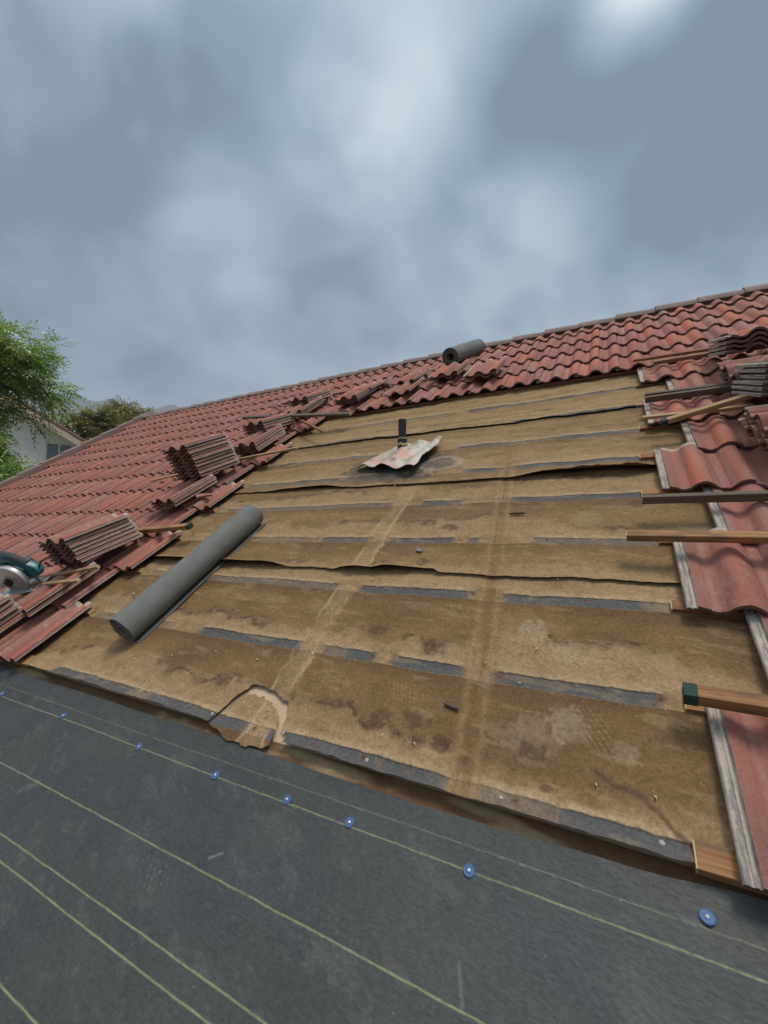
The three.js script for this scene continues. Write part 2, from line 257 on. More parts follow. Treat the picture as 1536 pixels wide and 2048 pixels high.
const feltBump = tex(FW, FH, (i, j, o) => { o[0] = o[1] = o[2] = feltH[j * FW + i]; }, false);
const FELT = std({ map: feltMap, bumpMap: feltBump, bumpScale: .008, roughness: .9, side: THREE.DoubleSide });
const FELTEDGE = std({ color: lin(.05, .038, .03), roughness: .95 });
const feltUV = (u, v) => [(u - FU0) / (FU1 - FU0), (v - FV0) / (FV1 - FV0)];

const holePoly = [[-1.268, -.09], [-1.251, .006], [-1.233, .08], [-1.215, .118], [-1.193, .150], [-1.145, .157], [-1.098, .153], [-1.04, .134], [-.986, .109], [-.972, .08], [-.965, .056], [-.960, .03], [-.925, .014], [-.915, -.09]];
const flapPoly = [[-1.262, -.018], [-1.247, .000], [-1.228, .058], [-1.198, .106], [-1.165, .120], [-1.104, .116], [-1.060, .104], [-1.024, .082], [-.998, .058], [-.980, .025], [-.975, -.008], [-.962, -.028], [-.985, -.048], [-1.01, -.045], [-1.04, -.058], [-1.116, -.054], [-1.20, -.036]];
const rough = (P, a, sd) => { const o = []; for (let i = 0; i < P.length; i++) { const [x, y] = P[i], [X, Y] = P[(i + 1) % P.length], n = Math.max(1, Math.round(Math.hypot(X - x, Y - y) / .012)); for (let k = 0; k < n; k++) { const u = lerp(x, X, k / n), v = lerp(y, Y, k / n); o.push([u + (fbm(u * 60 + sd, v * 60, 3) - .5) * a, v + (fbm(u * 60 + 33, v * 60 + sd, 3) - .5) * a]); } } return o; };
const inside = (P, x, y) => { let c = false; for (let i = 0, j = P.length - 1; i < P.length; j = i++) { const [a, b] = P[i], [e, f] = P[j]; if ((b > y) !== (f > y) && x < (e - a) * (y - b) / (f - b) + a) c = !c; } return c; };
const nearest = (P, x, y) => { let best = 1e9, r = [x, y]; for (let i = 0, j = P.length - 1; i < P.length; j = i++) { const [a, b] = P[j], [e, f] = P[i], dx = e - a, dy = f - b, t = clamp(((x - a) * dx + (y - b) * dy) / (dx * dx + dy * dy)), q = (x - a - t * dx) ** 2 + (y - b - t * dy) ** 2; if (q < best) { best = q; r = [a + t * dx, b + t * dy]; } } return [Math.sqrt(best), r]; };
const wrinkle = (u, v) => {
  const up = ss(1.3, 2.4, v), t = v / S - Math.floor(v / S);
  return (fbm(u * 2.1 + 4, v * 2.6 + 8, 3) - .5) * .020 + (fbm(u * 7 + 2, v * 16 + 5, 3) - .5) * lerp(.009, .020, up) + .004 * Math.exp(-Math.pow((t - .12) / .06, 2)) + up * .004 * Math.sin(v * 60 + 5 * fbm(u * 3, v * 2, 2)) * fbm(u * 2, v * 4, 2)
    - .004 * Math.exp(-Math.pow((u - p2u(v)) / .05, 2)) + .005 * Math.exp(-Math.pow((u - p1u(v)) / .06, 2)) * ss(1.7, 1.5, v);
};
function sheet(name, u0, u1, v0, v1, lower, W, cell, hole, keep) {     // lower(u): offset of the ragged bottom edge; W(u, v, t): height
  const nu = Math.round((u1 - u0) / cell), nv = Math.round((v1 - v0) / cell), pos = [], uv = [], idx = [], ok = [], P = [];
  for (let j = 0; j <= nv; j++) for (let i = 0; i <= nu; i++) {
    let u = lerp(u0, u1, i / nu), t = j / nv, v = lerp(v0 + lower(u), v1, t);
    let poly = hole || keep, din = 1;
    if (poly) { const [d, q] = nearest(poly, u, v), ins = inside(poly, u, v); din = hole ? !ins : ins; if (d < cell * .75) { [u, v] = q; din = 2; } }
    ok.push(din); P.push([u, v]); pos.push(u, W(u, v, t), -v); uv.push(...feltUV(u, v));
  }
  for (let j = 0; j < nv; j++) for (let i = 0; i < nu; i++) { const a = j * (nu + 1) + i, b = a + 1, c = b + nu + 1, d = a + nu + 1;
    for (const [x, y, z] of [[a, b, c], [a, c, d]]) if (ok[x] && ok[y] && ok[z]) idx.push(x, y, z); }
  const g = new THREE.BufferGeometry(); g.setAttribute('position', new THREE.Float32BufferAttribute(pos, 3)); g.setAttribute('uv', new THREE.Float32BufferAttribute(uv, 2)); g.setIndex(idx); g.computeVertexNormals();
  const m = part(name, g, FELT, house); onRoof(m, 0, 0, 0); return m;
}
const rag = (s, a) => u => (fbm(u * 9 + s, s * 3.1, 4) - .5) * a + (vn(u * 55 + s, s) - .5) * a * .25;
const BASE = [0, .006, .010, .014];
const lap = (i, v0, liftf) => (u, v, t) => { const e = Math.exp(-(v - v0) / .035); const nh = i ? 1 : ss(.06, .30, Math.hypot(u + 1.1, (v - .05) * 1.3)); return .001 + .008 * (1 - t) * (.4 + .6 * nh) + Math.max(wrinkle(u, v) + .007, 0) * nh * ss(0, .06, 1 - t) + e * liftf(u) * (.3 + .7 * nh); };
// lowest old strip, showing under the edge of the first sheet
{ const g = new THREE.PlaneGeometry(FU1 - FU0, .5, 120, 10); g.rotateX(-Math.PI / 2); const p = g.attributes.position;
  const m = part('felt_sheet', g, std({ map: tex(512, 128, (i, j, o) => { const n = fbm(i * .03, j * .06, 4), f = vn(i * .9, j * .9); const q = ss(.6, .72, fbm(i * .018 + 7, j * .05, 4)); o[0] = .125 + .06 * n; o[1] = .066 + .035 * n; o[2] = .028 + .018 * n; mix3(o, .42, .30, .17, q * .8); const k = .78 + .4 * f; o[0] *= k; o[1] *= k; o[2] *= k; }), roughness: .9 }), house);
  onRoof(m, (FU0 + FU1) / 2, -.26, -.004); for (let i = 0; i < p.count; i++) p.setY(i, (fbm(p.getX(i) * 3 + 9, p.getZ(i) * 6, 2) - .5) * .004); g.computeVertexNormals(); }
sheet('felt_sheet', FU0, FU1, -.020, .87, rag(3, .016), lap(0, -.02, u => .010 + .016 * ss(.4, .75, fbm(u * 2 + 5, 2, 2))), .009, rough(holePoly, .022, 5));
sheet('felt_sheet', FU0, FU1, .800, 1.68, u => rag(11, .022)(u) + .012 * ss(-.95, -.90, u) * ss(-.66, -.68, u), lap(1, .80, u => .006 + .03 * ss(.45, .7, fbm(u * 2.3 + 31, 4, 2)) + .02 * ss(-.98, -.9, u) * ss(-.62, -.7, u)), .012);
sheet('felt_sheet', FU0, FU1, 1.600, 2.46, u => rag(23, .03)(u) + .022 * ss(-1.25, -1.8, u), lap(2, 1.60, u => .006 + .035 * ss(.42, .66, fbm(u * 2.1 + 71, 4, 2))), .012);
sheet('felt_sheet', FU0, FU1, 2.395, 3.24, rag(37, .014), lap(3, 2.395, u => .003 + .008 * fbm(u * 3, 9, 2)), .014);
{ const m = sheet('torn_felt_flap', -1.28, -.90, -.07, .13, () => 0, (u, v, t) => .003 + .012 * ss(.05, -.05, v) + .003 * fbm(u * 14, v * 14, 3), .005, null, rough(flapPoly, .020, 9)); m.userData.label = 'torn flap of brown felt slipped down from a hole showing bare plywood'; }

// ---------------------------------------------------------------- battens left in place under the tiles
const chamferBox = (l, h, d) => { const g = new RoundedBoxGeometry(l, h, d, 1, .002); return g; };
function batten(u0, u1, v, mat, end) {
  const big = v < .1, th = big ? .026 : .019, wd = big ? .052 : .040; const g = chamferBox(u1 - u0, th, wd); { const p = g.attributes.position, q = g.attributes.uv; for (let i = 0; i < p.count; i++) q.setXY(i, p.getX(i) * 1.3 + v * 3, (p.getZ(i) + p.getY(i)) * 9 + v); } const m = part('batten', g, mat, house); onRoof(m, (u0 + u1) / 2, v, .011 + th / 2, (R() - .5) * .004);
  for (const e of end) { const c = part('sawn_end', new THREE.BoxGeometry(.003, th * .92, wd * .96), ENDGRAIN, m); c.position.set(e < 0 ? -(u1 - u0) / 2 - .0012 : (u1 - u0) / 2 + .0012, 0, 0); }
  return m;
}
const ends = [.13, .155, .16, .156, .12, .133, .151, .154, .165];
for (let k = 0; k <= 13; k++) {
  const v = k * S + .003;
  if (k <= 8) { const ul = -2.565 + (R() - .5) * .03 + (k > 6 ? .03 : 0); batten(UL + .05, ul, v, k % 3 ? REDWOOD : WOOD, [1]); batten(ends[k], URR - .05, v, k == 0 ? WOOD : [REDWOOD, WOOD, REDWOOD][k % 3], [-1]); }
  else batten(UL + .05, URR - .05, v, REDWOOD, []);
}

// ---------------------------------------------------------------- laid tiles
{
  camera.updateMatrixWorld(); camera.updateProjectionMatrix();
  const spots = [];
  for (let k = 0; k <= 13; k++) {
    const odd = k & 1, [v, w] = tileOrigin(k);
    for (let n = -30; n < 12; n++) {
      const u = (odd ? .33 : .19) + n * TW;
      if (u < UL - .02 || u + .306 > URR + .1) continue;
      if (k <= 8 && u > (odd ? -2.95 : -2.80) && u < .15) continue;
      spots.push({ k, u, v, w });
    }
  }
  for (const s of spots) { // size in the picture, to choose which are single parts
    const c = [[0, 0], [.3, 0], [.3, .345], [0, .345]].map(([a, b]) => RP(s.u + a, s.v + b, .06).project(camera)); let ar = 0;
    for (let i = 0; i < 4; i++) { const p = c[i], q = c[(i + 1) % 4]; ar += p.x * q.y - q.x * p.y; }
    const m = RP(s.u + .15, s.v + .17, .06), mc = m.clone().applyMatrix4(camera.matrixWorldInverse), ndc = m.project(camera);
    s.area = mc.z < -.2 && Math.abs(ndc.x) < 1.15 && Math.abs(ndc.y) < 1.1 ? Math.abs(ar) : -1 / (1 + m.length());
    s.r = [R(), R(), R(), R(), R()];
  }
  spots.sort((a, b) => b.area - a.area);
  const rest = Array.from({ length: NV }, () => []); let count = 0;
  for (const s of spots) {
    const vi = Math.floor(s.r[0] * NV), gi = Math.floor(s.r[4] * 4), o = new THREE.Object3D();
    onRoof(o, s.u + (s.r[1] - .5) * .005, s.v + (s.r[2] - .5) * .010, s.w - .003 + s.r[3] * .003, (s.r[1] - .5) * .012, LIFT * 0 + Math.atan(LIFT), (s.r[2] - .5) * .006);
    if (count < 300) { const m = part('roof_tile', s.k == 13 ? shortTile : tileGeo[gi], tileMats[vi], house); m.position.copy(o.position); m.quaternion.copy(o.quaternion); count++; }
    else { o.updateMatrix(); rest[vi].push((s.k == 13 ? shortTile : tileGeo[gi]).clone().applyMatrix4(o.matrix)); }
  }
  // the tiles beyond the three hundred largest: one part per skin would be many, so they are joined by skin under one part
  const nonempty = rest.map((l, i) => [l, i]).filter(([l]) => l.length); let first = null;
  const far = mergeGeometries(nonempty.flatMap(([l]) => l));
  const m = part('roof_tile', far, tileMats[3], house); m.userData.kind = 'stuff'; m.name = 'far_roof_tiles';
}

// ---------------------------------------------------------------- ridge and rake tiles
function capGeo(r, len, th, flare) {
  const n = 12, pos = [], idx = [], uvs = [], prof = []; for (let i = 0; i <= n; i++) { const a = Math.PI * (1 - i / n), c = Math.cos(a), s = Math.sin(a); prof.push([c * r * (1 + .12 * (1 - s)), Math.pow(s, .75) * r * .80]); }
  const ring = (x, k, d) => prof.map(([z, y], i) => { pos.push(x, Math.max(y * k - d, y == 0 ? -.01 : -.01), -z * (k - d / r)); uvs.push(x / .41 * .4 + .3, i / n * .5 + .2); return pos.length / 3 - 1; });
  const a = ring(0, 1 + flare, 0), b = ring(len, 1 - flare, 0), c = ring(0, 1 + flare, th), d = ring(len, 1 - flare, th);
  const band = (p, q, f) => { for (let i = 0; i < n; i++) f ? idx.push(p[i], p[i + 1], q[i + 1], p[i], q[i + 1], q[i]) : idx.push(p[i], q[i + 1], p[i + 1], p[i], q[i], q[i + 1]); };
  band(a, b, false); band(c, d, true); band(a, c, true); band(b, d, false);
  const g = new THREE.BufferGeometry(); g.setAttribute('position', new THREE.Float32BufferAttribute(pos, 3)); g.setAttribute('uv', new THREE.Float32BufferAttribute(uvs, 2)); g.setIndex(idx);
  return toCreasedNormals(g.toNonIndexed(), .7);
}
const ridgeMat = [0, 1, 2].map(s => std({ map: tex(128, 128, (i, j, o) => { const n = fbm(i * .05 + s * 9, j * .11, 4), f = vn(i * .9, j * .9); o[0] = lerp(.20, .33, n); o[1] = lerp(.145, .24, n); o[2] = lerp(.13, .21, n); const k = .8 + .4 * f; o[0] *= k; o[1] *= k; o[2] *= k; }), roughness: .85 }));
{
  const apex = RP(0, VR, 0), g = capGeo(.10, .42, .016, .07);
  const board = part('ridge_board', new THREE.BoxGeometry(URR - UL, .14, .16), WOOD, house); board.position.set((UL + URR) / 2, apex.y - .045, apex.z);
  for (let u = UL - .02; u < URR - .3; u += .335) { const m = part('ridge_tile', g, ridgeMat[Math.floor(R() * 3)], house); m.position.set(u, apex.y + .022 + R() * .006, apex.z); m.rotation.set((R() - .5) * .03, (R() - .5) * .012, -.022 + (R() - .5) * .01); }
  const rg = new RoundedBoxGeometry(.10, .10, .42, 2, .018);
  for (let k = 0; k <= 13; k++) { const m = part('rake_tile', rg, ridgeMat[k % 3], house); onRoof(m, UL - .03, k * S + .17, .085, (R() - .5) * .02, Math.atan(.05)); }
}

// ---------------------------------------------------------------- new dark underlay sheet with its marking lines
const cover = root('underlayment_sheet', 'dark grey synthetic underlayment sheet with thin yellow green lines along the stripped eave', 'underlayment');
{
  const u0 = -3.6, u1 = 1.9, vTop = -.05, vBot = -2.15, nu = 220, nv = 80;
  const topEdge = u => vTop - .012 * Math.exp(-Math.pow((u + .6) / .4, 2)) + .02 * ss(0, .3, u) + (fbm(u * 4 + 8, 2, 3) - .5) * .010;
  const pos = [], uv = [], idx = [];
  for (let j = 0; j <= nv; j++) for (let i = 0; i <= nu; i++) { const u = lerp(u0, u1, i / nu), t = j / nv, v = lerp(topEdge(u), vBot, t * t * .4 + t * .6);
    const w = .004 + .010 * Math.exp(-(topEdge(u) - v) / .05) * fbm(u * 2 + 40, 3, 2) + (fbm(u * 2.4 + 3, v * 2.4, 3) - .5) * .014 + (fbm(u * 1.2 + 9, v * 6 + u * 1.5, 3) - .5) * .010;
    pos.push(u, w, -v); uv.push((u - u0) / (u1 - u0), (v - vBot) / (vTop + .03 - vBot)); }
  for (let j = 0; j < nv; j++) for (let i = 0; i < nu; i++) { const a = j * (nu + 1) + i, b = a + 1, c = a + nu + 1, d = c + 1; idx.push(a, c, b, b, c, d); }
  const g = new THREE.BufferGeometry(); g.setAttribute('position', new THREE.Float32BufferAttribute(pos, 3)); g.setAttribute('uv', new THREE.Float32BufferAttribute(uv, 2)); g.setIndex(idx); g.computeVertexNormals();
  const Wt = 2048, Ht = 1024, hgt = new Float32Array(Wt * Ht), lines = [[-.112, .0018, .55], [-.156, .0026, .9], [-.359, .0028, 1], [-.505, .0028, 1], [-.549, .0030, 1], [-.697, .0032, 1], [-.90, .003, 1], [-1.05, .003, 1], [-1.1, .003, 1], [-1.3, .003, 1]];
  let lastJ = -1, near = [];
  const map = tex(Wt, Ht, (i, j, o) => {
    const u = u0 + (i + .5) / Wt * (u1 - u0), v = vBot + (j + .5) / Ht * (vTop + .03 - vBot), f = vn(i * .95, j * .95), f2 = vn(i * .33 + 9, j * .33), st = vn(i * .22, j * 1.1), b = fbm(u * 2.6 + 5, v * 3.3 + 2, 4), b2 = fbm(u * 7 + 35, v * 7 + 2, 4);
    o[0] = .052 + .012 * b; o[1] = .057 + .010 * b; o[2] = .059 + .007 * (1 - b);
    mix3(o, .072, .080, .074, ss(.5, .7, b2) * .35); mix3(o, .12, .125, .12, ss(.60, .80, fbm(u * 5 + 70, v * 5 + 9, 5)) * .28); mix3(o, .15, .147, .135, ss(.64, .72, fbm(u * 16 + 10, v * 30 + 19 + u * 9, 4)) * .22); mix3(o, .068, .088, .070, ss(.5, .75, fbm(u * 3 + 170, v * 3 + 19, 3)) * .3);
    const sl = .008 * (u + .9) ;                                             // the lines drift a little
    if (j !== lastJ) { lastJ = j; near = lines.filter(q => Math.abs(v - q[0]) < .04); }
    for (let z = 0; z < near.length; z++) { const lv = near[z][0], lw = near[z][1], s = near[z][2], d = Math.abs(v - lv - (lv > -.2 ? .006 : .003) * (u + .9) - (fbm(u * 26, lv * 50, 2) - .5) * .0020 - (fbm(u * 1.7, lv * 20, 2) - .5) * .004); if (d < .01) mix3(o, .33, .37, .18, ss(lw * .95, lw * .15, d + (f - .5) * .0016) * s * (.62 + .38 * fbm(u * 18, lv * 9, 3))); }
    let sm = 0;
    for (const [a, bb, rx, ry, s] of [[-1.082, -.408, .10, .06, .5], [.02, -.40, .12, .07, .25], [-.55, -.35, .1, .06, .22], [-1.9, -.45, .12, .07, .22]]) { const q = ((u - a) / rx) ** 2 + ((v - bb) / ry) ** 2; if (q < 1.2) { const row = Math.floor((v - bb) / .017), cx = (((u - a) / .019 + (row & 1) * .5) % 1 + 1) % 1 - .5, cy = (((v - bb) / .017) % 1 + 1) % 1 - .5; sm = Math.max(sm, s * ss(.15, .6, vn(row * 5.3 + a * 30, Math.floor((u - a) / .019 + (row & 1) * .5) * 3.7)) * ss(.22, .02, cx * cx * 1.5 + cy * cy + f2 * .22 - .03) * ss(1.1, .3, q + (b2 - .5) * 2)); } }
    { const a = u + 1.79, bb = v + .37; const q = (a * .8 + bb * .6), r = (-a * .6 + bb * .8); sm = Math.max(sm, .45 * Math.exp(-Math.pow(r / .012, 2)) * ss(.10, .02, Math.abs(q)) * ss(.4, .6, b2 + .1)); }
    for (const [a, bb, c, d, s] of [[-.95, -.33, .03, .02, .8], [-.28, -.30, .02, -.05, .4], [.05, -.33, .01, -.05, .35], [-.2, -.6, .02, -.06, .3]]) { const t = clamp(((u - a) * c + (v - bb) * d) / (c * c + d * d)), q = Math.hypot(u - a - t * c, v - bb - t * d); sm = Math.max(sm, s * ss(.006, .001, q + (f - .4) * .004)); }
    mix3(o, .26, .26, .24, sm * .8);
    const k = .88 * (.60 + .38 * f + .26 * f2 + .22 * st); o[0] *= k; o[1] *= k; o[2] *= k;
    if (f > .988 && f2 > .6) mix3(o, .4, .4, .38, .5);
    hgt[j * Wt + i] = f * .35 + f2 * .35 + st * .3;
  });
  const bump = tex(Wt, Ht, (i, j, o) => { o[0] = o[1] = o[2] = hgt[j * Wt + i]; }, false);
  const m = part('sheet', g, std({ map, bumpMap: bump, bumpScale: .0014, roughness: .62, side: THREE.DoubleSide }), cover);
  cover.position.copy(RP(0, 0, 0)); cover.quaternion.copy(roofQ);
  const capG = new THREE.LatheGeometry([[0, .0035], [.004, .0035], [.006, .0018], [.0135, .0014], [.0155, .0028], [.0175, .0022], [.0185, 0]].map(a => new THREE.Vector2(...a)), 24);
  const headG = new THREE.LatheGeometry([[0, .0022], [.0035, .0016], [.005, 0]].map(a => new THREE.Vector2(...a)), 12);
  const CAP = new THREE.MeshPhysicalMaterial({ color: lin(.06, .13, .29), roughness: .6, clearcoat: 0 }), NAIL = std({ color: lin(.62, .62, .6), roughness: .35, metalness: .6 });
  for (const [u, v] of [[-1.985, -.152], [-1.479, -.157], [-1.096, -.154], [-.815, -.148], [-.609, -.147], [-.295, -.152], [.137, -.088], [-2.515, -.158]]) { const c = part('plastic_cap', capG, CAP, cover); c.position.set(u, .0055 + (fbm(u * 2.4 + 3, v * 2.4, 3) - .5) * .014 + (fbm(u * 1.2 + 9, v * 6 + u * 1.5, 3) - .5) * .010 + .010 * Math.exp(-(-.05 - v) / .05) * fbm(u * 2 + 40, 3, 2), -v); c.rotation.set((R() - .5) * .2, R() * 6, (R() - .5) * .2); c.scale.set(.70, .8, .70); const h = part('nail_head', headG, NAIL, c); h.position.y = .0036; }
}

// ---------------------------------------------------------------- loose roof tiles, stacked and lying
function looseTile(u, v, w, turn, tilt, roll, label, group) {          // u, v: middle of the tile's nose
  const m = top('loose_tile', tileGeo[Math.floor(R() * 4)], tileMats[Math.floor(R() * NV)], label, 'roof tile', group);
  const c = Math.cos(turn), s = Math.sin(turn), du = -.153; onRoof(m, u + du * c, v - du * s, w, turn, tilt, roll); m.userData.kind = 'thing'; return m;
}
const ORD = ['', 'second', 'third', 'fourth', 'fifth', 'sixth', 'seventh', 'eighth', 'ninth', 'tenth'];
function stack(u, v, w, turn, n, where, { dy = .031, jit = .012, tilt = .02, roll = 0, lean = [0, 0] } = {}) {
  for (let i = 0; i < n; i++) looseTile(u + (R() - .5) * jit + lean[0] * i, v + (R() - .5) * jit + lean[1] * i, w + i * dy, turn + (R() - .5) * .025, tilt, roll,
    n == 1 ? 'red roof tile, ' + where : i == n - 1 ? 'red roof tile topmost of ' + where : i == 0 ? 'red roof tile bottom of ' + where : ORD[i] + ' red roof tile up from the bottom of ' + where, 'tiles of ' + where);
}
const D2 = Math.PI / 180;
stack(-3.05, -.20, .095, 3 * D2, 5, 'stack below circular saw');
stack(-2.95, .20, .095, 5 * D2, 2, 'pair under circular saw');
stack(-2.935, .53, .180, -2 * D2, 7, 'stack by green ended batten', { dy: .0268, tilt: .235 });
stack(-2.955, 1.27, .110, 4 * D2, 3, 'low pile below tallest stack', { dy: .026, tilt: .07 });
stack(-2.95, 1.585, .180, 2 * D2, 10, 'tallest stack', { dy: .0285, tilt: .215, jit: .016 });
stack(-2.88, 2.17, .100, 2 * D2, 4, 'low pile above tallest stack', { dy: .025, tilt: .03 });
stack(-2.97, 2.47, .180, 6 * D2, 4, 'pile under grey plank', { dy: .0268, tilt: .225 });
stack(-2.93, 3.00, .100, 2 * D2, 3, 'pile by crossing stick', { dy: .025, tilt: .03 });
stack(-2.97, 3.24, .165, 8 * D2, 3, 'pile by long red batten', { dy: .0268, tilt: .18 });
stack(-2.36, 3.20, .100, 5 * D2, 3, 'pile by grey plank end', { dy: .025, tilt: .05 });
stack(-2.31, 3.46, .135, 10 * D2, 1, 'lying alone above the pile by grey plank end', { tilt: .12 });
stack(-1.87, 3.56, .110, 8 * D2, 1, 'lying alone at the long red batten end', { tilt: .08 });
stack(-1.80, 3.22, .100, 3 * D2, 1, 'lying alone on the lowest upper course', { tilt: .04 });
stack(-1.40, 3.48, .100, 2 * D2, 2, 'pair under ridge felt roll', { dy: .028, tilt: .05 });
stack(-1.00, 3.28, .105, 2 * D2, 2, 'pale pair beside ridge felt roll', { dy: .028, tilt: .04 });
stack(.74, 2.56, .205, -2 * D2, 4, 'stack by short red battens', { dy: .027, tilt: .30 });
stack(.56, 2.31, .120, 84 * D2, 3, 'sideways pile between right stacks', { jit: .02, dy: .027 });
stack(.75, 1.84, .215, -3 * D2, 6, 'stack behind pointed block', { dy: .027, tilt: .30 });
stack(.53, 1.60, .115, 84 * D2, 4, 'sideways pile by green tip stick', { jit: .02, dy: .027 });

// ---------------------------------------------------------------- loose wood
function wood(name, a, b, wd, th, mat, label, endMat, edge) {          // a, b: [u, v, w] centre of each end
  const A = RP(...a), B = RP(...b), len = A.distanceTo(B), x = B.clone().sub(A).normalize(), n = new THREE.Vector3(0, 1, 0).applyQuaternion(roofQ), z = x.clone().cross(n).normalize(), y = z.clone().cross(x);
  const g = root(name, label, 'wood', 'loose battens and sticks on the roof'); g.position.copy(A).lerp(B, .5); g.quaternion.setFromRotationMatrix(new THREE.Matrix4().makeBasis(x, y, z));
  const bg = new RoundedBoxGeometry(len, th, wd, 1, Math.min(.003, th * .2)), p = bg.attributes.position, uvs = bg.attributes.uv;
  for (let i = 0; i < p.count; i++) { const px = p.getX(i); p.setY(i, p.getY(i) + .004 * Math.sin(px * 5 + len * 9) * Math.min(len, 1)); uvs.setXY(i, px * 1.3 + len, (p.getZ(i) + p.getY(i)) * 9 + len * 3); }
  part('board', bg, mat, g);
  if (endMat) { const e = part('painted_end', new THREE.BoxGeometry(.028, th + .0008, wd + .0008), endMat, g); e.position.set(edge * (len / 2 - .0135), .004 * Math.sin(edge * len / 2 * 5 + len * 9) * Math.min(len, 1), 0); }
  else for (const s of [-1, 1]) { const e = part('end_grain', new THREE.BoxGeometry(.002, th * .9, wd * .92), ENDGRAIN, g); e.position.set(s * (len / 2 + .0006), .004 * Math.sin(s * len / 2 * 5 + len * 9) * Math.min(len, 1), 0); }
  return g;
}
wood('batten_offcut', [-2.93, .985, .115], [-2.41, 1.04, .115], .04, .03, WOOD, 'brown batten with green painted end poking out beside the seven tile stack', GREEN, 1);
wood('wood_stick', [-3.17, .41, .165], [-2.65, .55, .17], .022, .018, PALE, 'pale splintered stick, upper of the two lying beside the circular saw');
wood('wood_stick', [-3.19, .345, .165], [-2.67, .435, .168], .026, .014, PALE, 'flat pale stick, lower of the two lying beside the circular saw');
wood('wood_stick', [-3.79, 1.80, .105], [-3.35, 1.94, .105], .022, .016, PALE, 'pale stick sticking out left from behind the tallest stack');
wood('wood_stick', [-3.71, 1.965, .105], [-3.40, 2.0, .105], .02, .012, PALE, 'short pale stick end behind the tallest stack');
wood('wood_stick', [-2.90, 2.055, .118], [-2.28, 2.156, .115], .024, .018, PALE, 'weathered stick reaching from the tallest stack over the brown felt');
wood('wood_stick', [-3.45, 3.40, .17], [-2.18, 2.44, .12], .022, .020, REDWOOD, 'thin dark stick crossing the grey plank diagonally');
wood('plank', [-3.48, 2.92, .235], [-2.09, 2.80, .13], .05, .022, GREYWOOD, 'long grey plank lying along the upper tile piles');
wood('batten_offcut', [-3.60, 3.72, .105], [-1.92, 3.69, .105], .038, .018, REDWOOD, 'long thin red batten lying on the upper tiles below the ridge');
wood('batten_offcut', [.165, 3.07, .11], [.90, 3.01, .11], .03, .018, REDWOOD, 'short red batten, upper of two running under the right stack');
wood('batten_offcut', [.28, 2.955, .105], [.86, 2.945, .105], .035, .024, WOOD, 'orange brown batten, lower of two running under the right stack');
wood('batten_offcut', [.19, 2.36, .105], [.85, 2.335, .105], .03, .022, GREYWOOD, 'dark grey batten, upper of a grey pair below the right stacks');
wood('batten_offcut', [.187, 2.285, .105], [.85, 2.28, .110], .028, .035, GREYWOOD, 'dark grey batten, lower of a grey pair below the right stacks');
wood('wood_stick', [.162, 2.03, .100], [.62, 2.02, .105], .026, .018, PALE, 'pale split stick lying under the green tipped stick');
wood('wood_stick', [.234, 1.915, .115], [.95, 2.09, .215], .03, .026, PALE, 'long pale stick with green tip beside the right stacks', GREEN, -1);
wood('wood_block', [.62, 2.00, .235], [.85, 2.04, .235], .05, .035, PALE, 'short pointed yellow wood block resting on the right stack');
wood('batten_offcut', [.11, 1.205, .105], [.90, 1.19, .105], .024, .034, GREYWOOD, 'grey batten on edge lying across the right tiles');
wood('batten_offcut', [.047, .945, .115], [.95, .925, .115], .036, .026, WOOD, 'orange brown square batten lying across the right tiles');
wood('batten_offcut', [.143, .318, .105], [.80, .300, .110], .035, .036, WOOD, 'brown batten with green painted end on the lowest right tile', GREEN, -1);

// ---------------------------------------------------------------- rolls of felt
const rollTex = tex(256, 256, (i, j, o) => { const f = vn(i * .9, j * .9), n = fbm(i * .03, j * .03, 4); o[0] = .138 + .06 * n; o[1] = .144 + .06 * n; o[2] = .134 + .055 * n; const k = .72 + .5 * f; o[0] *= k; o[1] *= k; o[2] *= k; });
rollTex.repeat.set(3, 3);
const ROLL = std({ map: rollTex, roughness: .9, side: THREE.DoubleSide });
function rollGeo(r0, r1, turns, len, th, tail, start = 0) {
  const N = Math.round(turns * 36), outer = [], inner = [];
  for (let i = 0; i <= N; i++) { const t = i / N, a = start - t * turns * 2 * Math.PI, r = lerp(r1, r0, t); outer.push([Math.cos(a) * r, Math.sin(a) * r]); inner.push([Math.cos(a) * (r - th), Math.sin(a) * (r - th)]); }
  const s = new THREE.Shape(); 
  const tx = -Math.sin(start), ty = Math.cos(start); const c0 = outer[0], d0 = inner[0];
  s.moveTo(c0[0] + tx * tail, c0[1] + ty * tail); for (const p of outer) s.lineTo(...p); for (const p of inner.slice().reverse()) s.lineTo(...p); s.lineTo(d0[0] + tx * tail, d0[1] + ty * tail);
  const g = new THREE.ExtrudeGeometry(s, { depth: len, bevelEnabled: false, steps: 24 }); const uv = g.attributes.uv, p = g.attributes.position; for (let i = 0; i < p.count; i++) { const a = Math.atan2(p.getY(i), p.getX(i)), z = p.getZ(i), k = 1 + (fbm(Math.cos(a) * 1.2 + 5, Math.sin(a) * 1.2 + z * 3.5, 3) - .5) * .07; p.setXYZ(i, p.getX(i) * k * 1.02, p.getY(i) * k * .97, z + (fbm(a * 2, Math.hypot(p.getX(i), p.getY(i)) * 60, 2) - .5) * .008); } for (let i = 0; i < p.count; i++) uv.setXY(i, Math.atan2(p.getY(i), p.getX(i)) * .12, p.getZ(i)); 
  return toCreasedNormals(g, .7);
}
